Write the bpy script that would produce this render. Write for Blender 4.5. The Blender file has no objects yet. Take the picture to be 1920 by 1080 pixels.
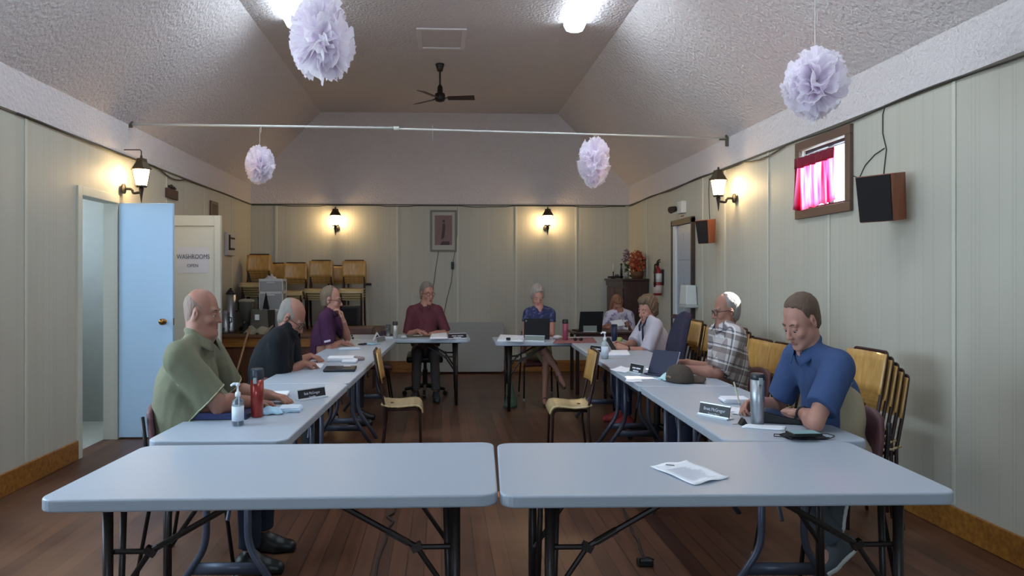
import bpy, bmesh, math, random
import numpy as np
from mathutils import Vector, Matrix, Euler

PI = math.pi
sc = bpy.context.scene
COL = sc.collection

# ------------------------------------------------------------------ camera model (for turning pixels into places)
FPX = 1400.0; CAMH = 1.41; PPX = 885.0; PPY = 521.0
YAW = math.atan(57 / 1400.0)
_c, _s = math.cos(YAW), math.sin(YAW)

def ray(px, py):
    u = (px - PPX) / FPX; v = (PPY - py) / FPX
    return (_s + u * _c, _c - u * _s, v)
def at(px, py, Y):
    d = ray(px, py); t = Y / d[1]
    return Vector((d[0] * t, Y, CAMH + d[2] * t))
def atz(px, py, Z):
    d = ray(px, py); t = (Z - CAMH) / d[2]
    return Vector((d[0] * t, d[1] * t, Z))
def atx(px, py, X):
    d = ray(px, py); t = X / d[0]
    return Vector((X, d[1] * t, CAMH + d[2] * t))

# ------------------------------------------------------------------ materials
MATS = {}
def _nt(name):
    m = bpy.data.materials.new(name); m.use_nodes = True
    nt = m.node_tree
    b = nt.nodes['Principled BSDF']
    return m, nt, b
def setin(b, key, v):
    if key in b.inputs: b.inputs[key].default_value = v
def srgb(r, g, b):
    f = lambda c: (c / 255 / 12.92) if c / 255 <= 0.04045 else ((c / 255 + 0.055) / 1.055) ** 2.4
    return (f(r), f(g), f(b), 1.0)
def mat(name, col, rough=0.6, metal=0.0, var=0.0, vscale=8.0, bump=0.0, bscale=60.0, stretch=None, trans=0.0, ior=1.45, sheen=0.0, coat=0.0, emit=None, estr=0.0, spec=None, alpha=None):
    """principled surface with procedural noise variation and bump"""
    if name in MATS: return MATS[name]
    m, nt, b = _nt(name)
    c = srgb(*col)
    b.inputs['Base Color'].default_value = c
    b.inputs['Roughness'].default_value = rough
    b.inputs['Metallic'].default_value = metal
    setin(b, 'Transmission Weight', trans); setin(b, 'IOR', ior)
    setin(b, 'Sheen Weight', sheen); setin(b, 'Coat Weight', coat)
    if spec is not None: setin(b, 'Specular IOR Level', spec)
    if emit: 
        setin(b, 'Emission Color', srgb(*emit)); setin(b, 'Emission Strength', estr)
    L = nt.links.new
    tc = nt.nodes.new('ShaderNodeTexCoord'); mp = nt.nodes.new('ShaderNodeMapping')
    L(tc.outputs['Object'], mp.inputs['Vector'])
    if stretch: mp.inputs['Scale'].default_value = stretch
    n = nt.nodes.new('ShaderNodeTexNoise'); n.inputs['Scale'].default_value = vscale; n.inputs['Detail'].default_value = 4
    L(mp.outputs[0], n.inputs['Vector'])
    v = max(var, 0.02)
    mx = nt.nodes.new('ShaderNodeMixRGB'); mx.blend_type = 'MIX'
    mx.inputs[1].default_value = tuple(x * (1 - v) for x in c[:3]) + (1,)
    mx.inputs[2].default_value = tuple(min(1, x * (1 + v)) for x in c[:3]) + (1,)
    L(n.outputs['Fac'], mx.inputs[0]); L(mx.outputs[0], b.inputs['Base Color'])
    if bump > 0:
        n2 = nt.nodes.new('ShaderNodeTexNoise'); n2.inputs['Scale'].default_value = bscale; n2.inputs['Detail'].default_value = 3
        L(mp.outputs[0], n2.inputs['Vector'])
        bp = nt.nodes.new('ShaderNodeBump'); bp.inputs['Strength'].default_value = bump; bp.inputs['Distance'].default_value = 0.02
        L(n2.outputs['Fac'], bp.inputs['Height']); L(bp.outputs[0], b.inputs['Normal'])
    MATS[name] = m
    return m

def wood(name, c1, c2, rough=0.45, axis='X', scale=3.0, coat=0.1):
    if name in MATS: return MATS[name]
    m, nt, b = _nt(name); L = nt.links.new
    tc = nt.nodes.new('ShaderNodeTexCoord'); mp = nt.nodes.new('ShaderNodeMapping')
    L(tc.outputs['Object'], mp.inputs['Vector'])
    mp.inputs['Scale'].default_value = {'X': (1, 14, 14), 'Y': (14, 1, 14), 'Z': (14, 14, 1)}[axis]
    n = nt.nodes.new('ShaderNodeTexNoise'); n.inputs['Scale'].default_value = scale; n.inputs['Detail'].default_value = 6
    L(mp.outputs[0], n.inputs['Vector'])
    r = nt.nodes.new('ShaderNodeValToRGB')
    r.color_ramp.elements[0].position = 0.3; r.color_ramp.elements[0].color = srgb(*c1)
    r.color_ramp.elements[1].position = 0.7; r.color_ramp.elements[1].color = srgb(*c2)
    L(n.outputs['Fac'], r.inputs[0]); L(r.outputs[0], b.inputs['Base Color'])
    b.inputs['Roughness'].default_value = rough; setin(b, 'Coat Weight', coat)
    MATS[name] = m
    return m

def emis(name, col, strength):
    if name in MATS: return MATS[name]
    m = bpy.data.materials.new(name); m.use_nodes = True
    nt = m.node_tree; nt.nodes.clear()
    o = nt.nodes.new('ShaderNodeOutputMaterial'); e = nt.nodes.new('ShaderNodeEmission')
    e.inputs[0].default_value = srgb(*col); e.inputs[1].default_value = strength
    nt.links.new(e.outputs[0], o.inputs[0])
    MATS[name] = m
    return m

# ------------------------------------------------------------------ mesh builder
class MB:
    def __init__(self): self.v = []; self.f = []; self.mi = []; self.cur = 0
    def add(self, verts, faces):
        o = len(self.v)
        self.v += [tuple(p) for p in verts]
        self.f += [tuple(i + o for i in f) for f in faces]
        self.mi += [self.cur] * len(faces)
        return self
    def box(self, c, s, rot=None, taper=1.0):
        hx, hy, hz = s[0] / 2, s[1] / 2, s[2] / 2
        P = []
        for z, k in ((-hz, 1), (hz, taper)):
            for x, y in ((-hx, -hy), (hx, -hy), (hx, hy), (-hx, hy)): P.append(Vector((x * k, y * k, z)))
        if rot is not None: P = [rot @ p for p in P]
        P = [p + Vector(c) for p in P]
        return self.add(P, [(3, 2, 1, 0), (4, 5, 6, 7), (0, 1, 5, 4), (1, 2, 6, 5), (2, 3, 7, 6), (3, 0, 4, 7)])
    def box2(self, a, b):
        a = Vector(a); b = Vector(b)
        return self.box((a + b) / 2, (abs(b.x - a.x), abs(b.y - a.y), abs(b.z - a.z)))
    def tube(self, pts, r, seg=8, cap=True, closed=False, flat=None):
        pts = [Vector(p) for p in pts]; n = len(pts)
        rs = r if isinstance(r, (list, tuple)) else [r] * n
        V = []; F = []; up = None
        for i, p in enumerate(pts):
            if closed: t = (pts[(i + 1) % n] - pts[i - 1])
            else: t = pts[min(i + 1, n - 1)] - pts[max(i - 1, 0)]
            if t.length < 1e-9: t = Vector((0, 0, 1))
            t.normalize()
            if up is None:
                up = Vector((0, 0, 1)) if abs(t.z) < 0.9 else Vector((0, 1, 0))
            a = t.cross(up)
            if a.length < 1e-6: a = t.cross(Vector((1, 0, 0)))
            a.normalize(); b = a.cross(t); b.normalize(); up = b
            for k in range(seg):
                w = 2 * PI * k / seg
                V.append(p + (a * math.cos(w) * (flat or 1.0) + b * math.sin(w)) * rs[i])
        m = n if closed else n - 1
        for i in range(m):
            for k in range(seg):
                a0 = i * seg + k; a1 = i * seg + (k + 1) % seg
                j = (i + 1) % n
                b0 = j * seg + k; b1 = j * seg + (k + 1) % seg
                F.append((a0, a1, b1, b0))
        if cap and not closed:
            F.append(tuple(reversed(range(seg)))); F.append(tuple(range((n - 1) * seg, n * seg)))
        return self.add(V, F)
    def lathe(self, prof, c=(0, 0, 0), seg=20, sx=1.0, sy=1.0, rot=None):
        V = []; F = []; n = len(prof)
        for r, z in prof:
            for k in range(seg):
                w = 2 * PI * k / seg
                p = Vector((r * math.cos(w) * sx, r * math.sin(w) * sy, z))
                if rot is not None: p = rot @ p
                V.append(p + Vector(c))
        for i in range(n - 1):
            for k in range(seg):
                a0 = i * seg + k; a1 = i * seg + (k + 1) % seg
                F.append((a0, a1, a1 + seg, a0 + seg))
        F.append(tuple(reversed(range(seg)))); F.append(tuple(range((n - 1) * seg, n * seg)))
        return self.add(V, F)
    def cyl(self, a, b, r, seg=12, r2=None):
        return self.tube([a, b], [r, r if r2 is None else r2], seg)
    def sphere(self, c, r, seg=12, rings=8, sc_=(1, 1, 1), rot=None):
        prof = [(max(1e-4, math.sin(PI * i / rings)) * r, -math.cos(PI * i / rings) * r) for i in range(rings + 1)]
        V = []; F = []
        for q, z in prof:
            for k in range(seg):
                w = 2 * PI * k / seg
                p = Vector((q * math.cos(w) * sc_[0], q * math.sin(w) * sc_[1], z * sc_[2]))
                if rot is not None: p = rot @ p
                V.append(p + Vector(c))
        for i in range(rings):
            for k in range(seg):
                a0 = i * seg + k; a1 = i * seg + (k + 1) % seg
                F.append((a0, a1, a1 + seg, a0 + seg))
        return self.add(V, F)
    def grid(self, fn, nu, nv):
        V = [fn(i / nu, j / nv) for j in range(nv + 1) for i in range(nu + 1)]
        F = [(j * (nu + 1) + i, j * (nu + 1) + i + 1, (j + 1) * (nu + 1) + i + 1, (j + 1) * (nu + 1) + i) for j in range(nv) for i in range(nu)]
        return self.add(V, F)
    def slab(self, fn, nu, nv, th):
        """closed thin solid: fn(u,v)->point, thickened along its normal by th"""
        e = 1e-3
        top = []; bot = []
        for j in range(nv + 1):
            for i in range(nu + 1):
                u, v = i / nu, j / nv
                p = Vector(fn(u, v))
                du = Vector(fn(min(1, u + e), v)) - Vector(fn(max(0, u - e), v))
                dv = Vector(fn(u, min(1, v + e))) - Vector(fn(u, max(0, v - e)))
                n = du.cross(dv); n.normalize()
                top.append(p); bot.append(p - n * th)
        N = len(top); W = nu + 1
        F = []
        for j in range(nv):
            for i in range(nu):
                q = (j * W + i, j * W + i + 1, (j + 1) * W + i + 1, (j + 1) * W + i)
                F.append(q); F.append(tuple(N + k for k in reversed(q)))
        per = [i for i in range(W)] + [j * W + nu for j in range(1, nv + 1)] + [nv * W + i for i in range(nu - 1, -1, -1)] + [j * W for j in range(nv - 1, 0, -1)]
        for a, b in zip(per, per[1:] + per[:1]): F.append((b, a, N + a, N + b))
        return self.add(top + bot, F)
    def prism(self, poly, z0, z1, M=None):
        n = len(poly)
        V = [Vector((x, y, z0)) for x, y in poly] + [Vector((x, y, z1)) for x, y in poly]
        if M is not None: V = [M @ p for p in V]
        F = [tuple(reversed(range(n))), tuple(range(n, 2 * n))] + [(i, (i + 1) % n, n + (i + 1) % n, n + i) for i in range(n)]
        return self.add(V, F)
    def build(self, name, m, parent=None, smooth=False, bevel=0.0, bseg=2, world=True, angle=35):
        me = bpy.data.meshes.new(name)
        V = self.v
        if parent is not None and world:
            o = root_loc(parent); V = [(a - o.x, b - o.y, c - o.z) for a, b, c in V]
        me.from_pydata(V, [], self.f)
        ms = m if isinstance(m, (list, tuple)) else [m]
        for q in ms: me.materials.append(q)
        for p, i in zip(me.polygons, self.mi):
            p.material_index = i
            p.use_smooth = smooth
        me.update()
        ob = bpy.data.objects.new(name, me); COL.objects.link(ob)
        if parent is not None: ob.parent = parent
        if bevel > 0:
            bv = ob.modifiers.new('bevel', 'BEVEL'); bv.width = bevel; bv.segments = bseg; bv.limit_method = 'ANGLE'; bv.angle_limit = math.radians(angle)
        return ob

def root_loc(o):
    v = Vector((0, 0, 0))
    while o is not None:
        v = v + o.location; o = o.parent
    return v

def tag(o, label=None, cat=None, group=None, kind=None):
    if label: o['label'] = label
    if cat: o['category'] = cat
    if group: o['group'] = group
    if kind: o['kind'] = kind
    return o
def thing(name, label, cat, loc=(0, 0, 0), rz=0.0, group=None, scale=None):
    o = bpy.data.objects.new(name, None); COL.objects.link(o)
    o.location = loc; o.rotation_euler = (0, 0, rz); o.empty_display_size = 0.05
    if scale: o.scale = scale
    return tag(o, label, cat, group)
def dup(root, loc, rz, label, group=None, scale=None):
    r = root.copy(); COL.objects.link(r); r.location = loc; r.rotation_euler = (0, 0, rz)
    if scale: r.scale = scale
    tag(r, label, None, group)
    for ch in list(root.children):
        c = ch.copy(); COL.objects.link(c); c.parent = r
        for g in ch.children:
            d = g.copy(); COL.objects.link(d); d.parent = c
    return r
def struct(name, mb, m, parent=None, **k):
    o = mb.build(name, m, parent, **k)
    if parent is None: o['kind'] = 'structure'
    return o
def Rz(a): return Matrix.Rotation(a, 3, 'Z')
def Rx(a): return Matrix.Rotation(a, 3, 'X')
def Ry(a): return Matrix.Rotation(a, 3, 'Y')
def bend(pts, n=5):
    """round the corners of a polyline: pts = [(p, radius), ...]"""
    out = []
    P = [(Vector(p), r) for p, r in pts]
    for i, (p, r) in enumerate(P):
        if r <= 0 or i in (0, len(P) - 1): out.append(p); continue
        a = (P[i - 1][0] - p).normalized(); b = (P[i + 1][0] - p).normalized()
        A = p + a * r; B = p + b * r
        for k in range(n + 1):
            t = k / n
            out.append(A * (1 - t) ** 2 + p * 2 * t * (1 - t) + B * t * t)
    return out
def text_mesh(name, body, size, m, parent, loc, rot, align='CENTER', extrude=0.0005, sx=1.0):
    """lettering as a mesh, placed in the parent's own space"""
    cu = bpy.data.curves.new(name + '_curve', 'FONT'); cu.body = body; cu.size = size
    cu.align_x = align; cu.align_y = 'CENTER'; cu.extrude = extrude
    to = bpy.data.objects.new(name + '_tmp', cu); COL.objects.link(to)
    bpy.context.view_layer.update()
    dg = bpy.context.evaluated_depsgraph_get()
    me = bpy.data.meshes.new_from_object(to.evaluated_get(dg))
    bpy.data.objects.remove(to); bpy.data.curves.remove(cu)
    me.name = name; me.materials.clear(); me.materials.append(m)
    Mx = Matrix.Translation(Vector(loc)) @ rot.to_4x4() @ Matrix.Diagonal((sx, 1, 1, 1))
    me.transform(Mx)
    ob = bpy.data.objects.new(name, me); COL.objects.link(ob); ob.parent = parent
    return ob
# ================================================================== SETTING
XL, XR, YB, YF = -2.83, 2.83, 11.2, -4.0
ZP, ZC, ZF = 2.503, 2.797, 3.88            # panelling top, slope start, flat ceiling
XFL, XFR = -1.80, 1.75
SQ = 0.84                                  # everything in this hall reads a little narrow

def panel_mat():
    m, nt, b = _nt('grooved painted panelling'); L = nt.links.new
    tc = nt.nodes.new('ShaderNodeTexCoord'); sp = nt.nodes.new('ShaderNodeSeparateXYZ'); L(tc.outputs['Object'], sp.inputs[0])
    ad = nt.nodes.new('ShaderNodeMath'); ad.operation = 'ADD'; L(sp.outputs[0], ad.inputs[0]); L(sp.outputs[1], ad.inputs[1])
    def frac(sz, off):
        a = nt.nodes.new('ShaderNodeMath'); a.operation = 'MULTIPLY_ADD'; a.inputs[1].default_value = 1 / sz; a.inputs[2].default_value = off; L(ad.outputs[0], a.inputs[0])
        f = nt.nodes.new('ShaderNodeMath'); f.operation = 'FRACT'; L(a.outputs[0], f.inputs[0])
        c = nt.nodes.new('ShaderNodeMath'); c.operation = 'LESS_THAN'; c.inputs[1].default_value = 0.006 / sz; L(f.outputs[0], c.inputs[0])
        return c
    g1 = frac(0.23, 0.1); g2 = frac(0.31, 0.37); g3 = frac(0.17, 0.72)
    mx = nt.nodes.new('ShaderNodeMath'); mx.operation = 'MAXIMUM'; L(g1.outputs[0], mx.inputs[0]); L(g2.outputs[0], mx.inputs[1])
    mx2 = nt.nodes.new('ShaderNodeMath'); mx2.operation = 'MAXIMUM'; L(mx.outputs[0], mx2.inputs[0]); L(g3.outputs[0], mx2.inputs[1])
    mp = nt.nodes.new('ShaderNodeMapping'); mp.inputs['Scale'].default_value = (3, 3, 0.25); L(tc.outputs['Object'], mp.inputs[0])
    n = nt.nodes.new('ShaderNodeTexNoise'); n.inputs['Scale'].default_value = 2; n.inputs['Detail'].default_value = 3; L(mp.outputs[0], n.inputs[0])
    cm = nt.nodes.new('ShaderNodeMixRGB'); cm.inputs[1].default_value = srgb(177, 174, 161); cm.inputs[2].default_value = srgb(190, 187, 174); L(n.outputs['Fac'], cm.inputs[0])
    gm = nt.nodes.new('ShaderNodeMixRGB'); gm.inputs[2].default_value = srgb(168, 168, 152)
    ml = nt.nodes.new('ShaderNodeMath'); ml.operation = 'MULTIPLY'; ml.inputs[1].default_value = 0.6; L(mx2.outputs[0], ml.inputs[0]); L(ml.outputs[0], gm.inputs[0])
    L(cm.outputs[0], gm.inputs[1]); L(gm.outputs[0], b.inputs['Base Color'])
    inv = nt.nodes.new('ShaderNodeMath'); inv.operation = 'SUBTRACT'; inv.inputs[0].default_value = 1; L(mx2.outputs[0], inv.inputs[1])
    bp = nt.nodes.new('ShaderNodeBump'); bp.inputs['Strength'].default_value = 0.35; bp.inputs['Distance'].default_value = 0.003; L(inv.outputs[0], bp.inputs['Height']); L(bp.outputs[0], b.inputs['Normal'])
    b.inputs['Roughness'].default_value = 0.55; setin(b, 'Specular IOR Level', 0.3)
    return m
M_panel = panel_mat()
M_stipple = mat('stippled ceiling plaster', (208, 200, 200), rough=0.85, var=0.03, bump=0.9, bscale=34, spec=0.25)
M_trimw = mat('cream painted trim', (196, 195, 180), rough=0.5)
M_trimd = mat('dark panel cap', (92, 84, 70), rough=0.6)
M_orange = wood('orange varnished pine', (120, 72, 26), (168, 112, 44), axis='X')

def floor_mat():
    m, nt, b = _nt('worn varnished plank floor'); L = nt.links.new
    tc = nt.nodes.new('ShaderNodeTexCoord'); mp = nt.nodes.new('ShaderNodeMapping'); mp.inputs['Rotation'].default_value = (0, 0, PI / 2)
    L(tc.outputs['Object'], mp.inputs[0])
    bk = nt.nodes.new('ShaderNodeTexBrick'); bk.inputs['Scale'].default_value = 1.0
    bk.inputs['Brick Width'].default_value = 3.2; bk.inputs['Row Height'].default_value = 0.085; bk.inputs['Mortar Size'].default_value = 0.0025
    bk.inputs['Color1'].default_value = srgb(95, 61, 43); bk.inputs['Color2'].default_value = srgb(74, 46, 34); bk.inputs['Mortar'].default_value = srgb(50, 28, 20)
    L(mp.outputs[0], bk.inputs[0])
    mp2 = nt.nodes.new('ShaderNodeMapping'); mp2.inputs['Scale'].default_value = (9, 0.6, 1); L(tc.outputs['Object'], mp2.inputs[0])
    n = nt.nodes.new('ShaderNodeTexNoise'); n.inputs['Scale'].default_value = 3; n.inputs['Detail'].default_value = 6; L(mp2.outputs[0], n.inputs[0])
    r = nt.nodes.new('ShaderNodeValToRGB'); r.color_ramp.elements[0].color = (0.7, 0.7, 0.7, 1); r.color_ramp.elements[1].color = (1.2, 1.2, 1.2, 1); r.color_ramp.elements[0].position = .3; r.color_ramp.elements[1].position = .75
    L(n.outputs['Fac'], r.inputs[0])
    mu = nt.nodes.new('ShaderNodeMixRGB'); mu.blend_type = 'MULTIPLY'; mu.inputs[0].default_value = 1; L(bk.outputs['Color'], mu.inputs[1]); L(r.outputs[0], mu.inputs[2])
    # worn lighter traffic lane, rubbed by feet down the middle of the hall
    n3 = nt.nodes.new('ShaderNodeTexNoise'); n3.inputs['Scale'].default_value = 0.7; n3.inputs['Detail'].default_value = 3; L(tc.outputs['Object'], n3.inputs[0])
    r3 = nt.nodes.new('ShaderNodeValToRGB'); r3.color_ramp.elements[0].position = .5; r3.color_ramp.elements[1].position = .66; L(n3.outputs['Fac'], r3.inputs[0])
    w = nt.nodes.new('ShaderNodeMixRGB'); w.inputs[2].default_value = srgb(126, 92, 70)
    k = nt.nodes.new('ShaderNodeMath'); k.operation = 'MULTIPLY'; k.inputs[1].default_value = 0.5; L(r3.outputs[0], k.inputs[0]); L(k.outputs[0], w.inputs[0])
    L(mu.outputs[0], w.inputs[1]); L(w.outputs[0], b.inputs['Base Color'])
    b.inputs['Roughness'].default_value = 0.38; setin(b, 'Specular IOR Level', 0.35)
    bp = nt.nodes.new('ShaderNodeBump'); bp.inputs['Strength'].default_value = 0.2; bp.inputs['Distance'].default_value = 0.004; L(bk.outputs['Fac'], bp.inputs['Height']); bp.invert = True; L(bp.outputs[0], b.inputs['Normal'])
    return m

TH = 0.12
struct('floor', MB().box2((XL - TH, YF - TH, -0.1), (XR + TH, YB + TH, 0)), floor_mat())

def wall_x(name, X, sgn, holes):
    """side wall in the plane X, thickness outwards; holes = (y0,y1,z0,z1)"""
    mb = MB()
    ys = sorted({YF - TH, YB + TH} | {h[0] for h in holes} | {h[1] for h in holes})
    zs = sorted({0, ZP, ZC} | {h[2] for h in holes} | {h[3] for h in holes})
    for y0, y1 in zip(ys, ys[1:]):
        for z0, z1 in zip(zs, zs[1:]):
            if any(h[0] <= y0 and y1 <= h[1] and h[2] <= z0 and z1 <= h[3] for h in holes): continue
            mb.cur = 0 if z1 <= ZP + 1e-6 else 1
            mb.box2((X, y0, z0), (X + sgn * TH, y1, z1))
    return struct(name, mb, [M_panel, M_stipple])
WIN = (5.09, 5.755, 1.94, 2.405)                      # the small curtained window
LW = (1.8, 4.75, 0.95, 2.4)                            # big side window beside the camera, out of the picture
wall_x('wall_right', XR, 1, [WIN])
DO = (5.98, 6.64, 0.0, 2.06)                           # doorway that the pale blue door leaf belongs to
wall_x('wall_left', XL, -1, [LW, DO])
M_baffle = mat('grey daylight baffle', (150, 150, 146), rough=.8, var=.1)
struct('wall_daylight_baffle', MB().box2((-4.45, 4.8, -.06), (-4.35, 7.9, 1.62)).box2((-4.35, 4.8, -.06), (XL - TH, 4.9, 2.42)).box2((-4.35, 7.8, -.06), (XL - TH, 7.9, 2.42)), M_baffle)  # unseen walls added outside to dim daylight coming through the doorway
struct('ceiling_daylight_baffle', MB().box2((-4.6, 4.8, 2.42), (XL - TH, 7.9, 2.5)), M_baffle)  # unseen roof added to block the sky above the doorway
struct('ground', MB().box2((-14, -6, -.16), (XL - TH, 14, -.06)), mat('pale gravel outside', (170, 168, 160), rough=.9, var=.1))
gab = [(XL - TH, ZC), (XL, ZC), (XFL, ZF), (XFR, ZF), (XR, ZC), (XR + TH, ZC), (XR + TH, ZF + .1), (XL - TH, ZF + .1)]
def end_wall(name, Y, sgn, hole=None):
    mb = MB()
    xs = [XL - TH, XR + TH]; zs = [0, ZP, ZC]
    if hole: xs = sorted(xs + [hole[0], hole[1]]); zs = sorted(zs + [hole[2], hole[3]])
    for x0, x1 in zip(xs, xs[1:]):
        for z0, z1 in zip(zs, zs[1:]):
            if hole and hole[0] <= x0 and x1 <= hole[1] and hole[2] <= z0 and z1 <= hole[3]: continue
            mb.cur = 0 if z1 <= ZP + 1e-6 else 1
            mb.box2((x0, Y, z0), (x1, Y + sgn * TH, z1))
    mb.cur = 1
    up = [(XL - TH, ZC), (XR + TH, ZC), (XFR, ZF + .05), (XFL, ZF + .05)]
    M = Matrix(((1, 0, 0, 0), (0, 0, 1, 0), (0, 1, 0, 0), (0, 0, 0, 1)))
    mb.prism(up, min(Y, Y + sgn * TH), max(Y, Y + sgn * TH), M)
    return struct(name, mb, [M_panel, M_stipple])
RW = (-2.0, 0.9, 1.0, 2.3)
end_wall('wall_back', YB, 1)
end_wall('wall_front', YF, -1, RW)
cm = MB()
def strip(a, b):
    (x0, z0), (x1, z1) = a, b
    n = Vector((-(z1 - z0), 0, x1 - x0)).normalized() * 0.08
    if n.z < 0: n = -n
    P = [Vector((x0, YF - TH, z0)), Vector((x1, YF - TH, z1)), Vector((x1, YB + TH, z1)), Vector((x0, YB + TH, z0))]
    cm.add(P + [p + n for p in P], [(0, 1, 2, 3), (7, 6, 5, 4), (0, 4, 5, 1), (1, 5, 6, 2), (2, 6, 7, 3), (3, 7, 4, 0)])
e_ = 0.12
strip((XL - e_, ZC - e_ * (ZF - ZC) / (XFL - XL)), (XFL, ZF)); strip((XFL, ZF), (XFR, ZF)); strip((XFR, ZF), (XR + e_, ZC - e_ * (ZF - ZC) / (XR - XFR)))
struct('ceiling', cm, M_stipple)

# panel cap line and vertical battens
t = MB(); t.box2((XL, YB - .008, ZP - .008), (XR, YB, ZP + .008)); struct('trim_1', t, M_trimd)
t = MB(); t.box2((XL, YF, ZP - .008), (XL + .008, YB, ZP + .008)); struct('trim_2', t, M_trimd)
t = MB(); t.box2((XR - .008, YF, ZP - .008), (XR, YB, ZP + .008)); struct('trim_3', t, M_trimd)
k_ = 4
for px, dark in ((518, 0), (745, 0), (858, 1), (968, 0), (1080, 0)):
    x = at(px, 450, YB).x
    t = MB(); t.box2((x - .016, YB - .010, .16), (x + .016, YB, ZP - .008)); struct('trim_%d' % k_, t, M_trimd if dark and False else M_trimw, bevel=.003); k_ += 1
for px in (1213, 1318, 1360, 1441, 1555, 1790):
    y = atx(px, 450, XR).y
    if 5.0 < y < 5.8: y = y
    t = MB(); t.box2((XR - .008, y - .014, .16), (XR, y + .014, (WIN[2] - .06) if WIN[0] < y < WIN[1] else ZP - .008)); struct('trim_%d' % k_, t, M_trimw, bevel=.003); k_ += 1
for y in (10.2, 9.0, 7.8, 5.2):
    t = MB(); t.box2((XL, y - .014, .16), (XL + .008, y + .014, ZP - .008)); struct('trim_%d' % k_, t, M_trimw, bevel=.003); k_ += 1
t = MB(); t.box2((-.9, YB - .02, 0), (XR, YB, .17)); struct('baseboard_back', t, M_orange, bevel=.005)
t = MB(); t.box2((XR - .02, YF, 0), (XR, 8.13, .15)); t.box2((XR - .02, 9.02, 0), (XR, YB - .02, .15)); struct('baseboard_right', t, M_orange, bevel=.005)
t = MB(); t.box2((XL, YF, 0), (XL + .02, DO[0] - .07, .15)); t.box2((XL, DO[1] + .07, 0), (XL + .02, 9.5, .15)); struct('baseboard_left', t, M_orange, bevel=.005)

# ---- windows
M_glass = None
def glass_mat():
    m = bpy.data.materials.new('window glass'); m.use_nodes = True
    nt = m.node_tree; nt.nodes.clear()
    o = nt.nodes.new('ShaderNodeOutputMaterial'); t = nt.nodes.new('ShaderNodeBsdfTransparent'); g = nt.nodes.new('ShaderNodeBsdfGlossy'); g.inputs['Roughness'].default_value = 0.02
    x = nt.nodes.new('ShaderNodeMixShader'); x.inputs[0].default_value = 0.06
    nt.links.new(t.outputs[0], x.inputs[1]); nt.links.new(g.outputs[0], x.inputs[2]); nt.links.new(x.outputs[0], o.inputs[0])
    return m
M_glass = glass_mat()
M_casing = mat('brown stained window casing', (98, 74, 62), rough=0.5, var=.1)
y0, y1, z0, z1 = WIN
w = tag(thing('window_1', 'small high window with brown casing and red curtain on right wall', None, (XR, (y0 + y1) / 2, z0)), kind='structure')
c = MB(); cw = .068
c.box2((XR - .028, y0 - cw, z1), (XR, y1 + cw, z1 + cw)); c.box2((XR - .028, y0 - cw, z0 - cw), (XR, y1 + cw, z0))
c.box2((XR - .028, y0 - cw, z0), (XR, y0, z1)); c.box2((XR - .028, y1, z0), (XR, y1 + cw, z1))
c.build('casing', M_casing, w, bevel=.004)
s = MB(); sw = .022; X0, X1 = XR + .03, XR + .06
s.box2((X0, y0, z1 - sw), (X1, y1, z1)); s.box2((X0, y0, z0), (X1, y1, z0 + sw)); s.box2((X0, y0, z0 + sw), (X1, y0 + sw, z1 - sw)); s.box2((X0, y1 - sw, z0 + sw), (X1, y1, z1 - sw))
s.box2((X0, y0 + .30, z0 + sw), (X1, y0 + .325, z1 - sw))
s.build('sash', mat('dark window sash', (60, 50, 62), rough=.5), w)
MB().box2((XR + .043, y0 + sw, z0 + sw), (XR + .047, y1 - sw, z1 - sw)).build('pane', M_glass, w)
# curtain
def curtain_mat():
    m = bpy.data.materials.new('sheer red curtain cloth'); m.use_nodes = True
    nt = m.node_tree; nt.nodes.clear(); L = nt.links.new
    o = nt.nodes.new('ShaderNodeOutputMaterial'); t = nt.nodes.new('ShaderNodeBsdfTranslucent'); d = nt.nodes.new('ShaderNodeBsdfDiffuse')
    tc = nt.nodes.new('ShaderNodeTexCoord'); mp = nt.nodes.new('ShaderNodeMapping'); mp.inputs['Scale'].default_value = (1, 26, 1.2); L(tc.outputs['Object'], mp.inputs[0])
    n = nt.nodes.new('ShaderNodeTexNoise'); n.inputs['Scale'].default_value = 1.2; n.inputs['Detail'].default_value = 2; L(mp.outputs[0], n.inputs[0])
    r = nt.nodes.new('ShaderNodeValToRGB'); r.color_ramp.elements[0].position = .35; r.color_ramp.elements[0].color = srgb(244, 60, 110); r.color_ramp.elements[1].position = .65; r.color_ramp.elements[1].color = srgb(255, 195, 222)
    L(n.outputs['Fac'], r.inputs[0]); L(r.outputs[0], t.inputs[0])
    d.inputs[0].default_value = srgb(140, 16, 40)
    x = nt.nodes.new('ShaderNodeMixShader'); x.inputs[0].default_value = 0.2; L(t.outputs[0], x.inputs[1]); L(d.outputs[0], x.inputs[2]); L(x.outputs[0], o.inputs[0])
    return m
M_curt = curtain_mat()
cu = thing('curtain', 'short red curtain gathered on a rod across the small window', 'curtain', (XR - .05, 5.55, 2.0))
def curt(u, v):
    y = 5.225 + u * .575; zt = 2.350; zb = 1.965 - .03 * u + .012 * math.sin(u * 21)
    z = zb + (zt - zb) * v
    x = XR - .018 - .014 * math.sin(u * 42 + 2 * v) * (1 - .3 * v) - (.045 * max(0, (u - .75) / .25) * (1 - v * .6))
    return (x, y, z)
MB().slab(curt, 70, 10, .0012).build('cloth', M_curt, cu, smooth=True)
MB().slab(lambda u, v: (curt(u, .80 + .2 * v)[0] - .004, curt(u, 0)[1], curt(u, .80 + .2 * v)[2]), 70, 3, .001).build('heading', mat('red curtain heading', (120, 18, 44), rough=.8), cu, smooth=True)
MB().cyl((XR - .02, 5.10, 2.354), (XR - .02, 5.80, 2.354), .006).build('rod', mat('white curtain rod', (220, 215, 215), rough=.3), cu)
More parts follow.
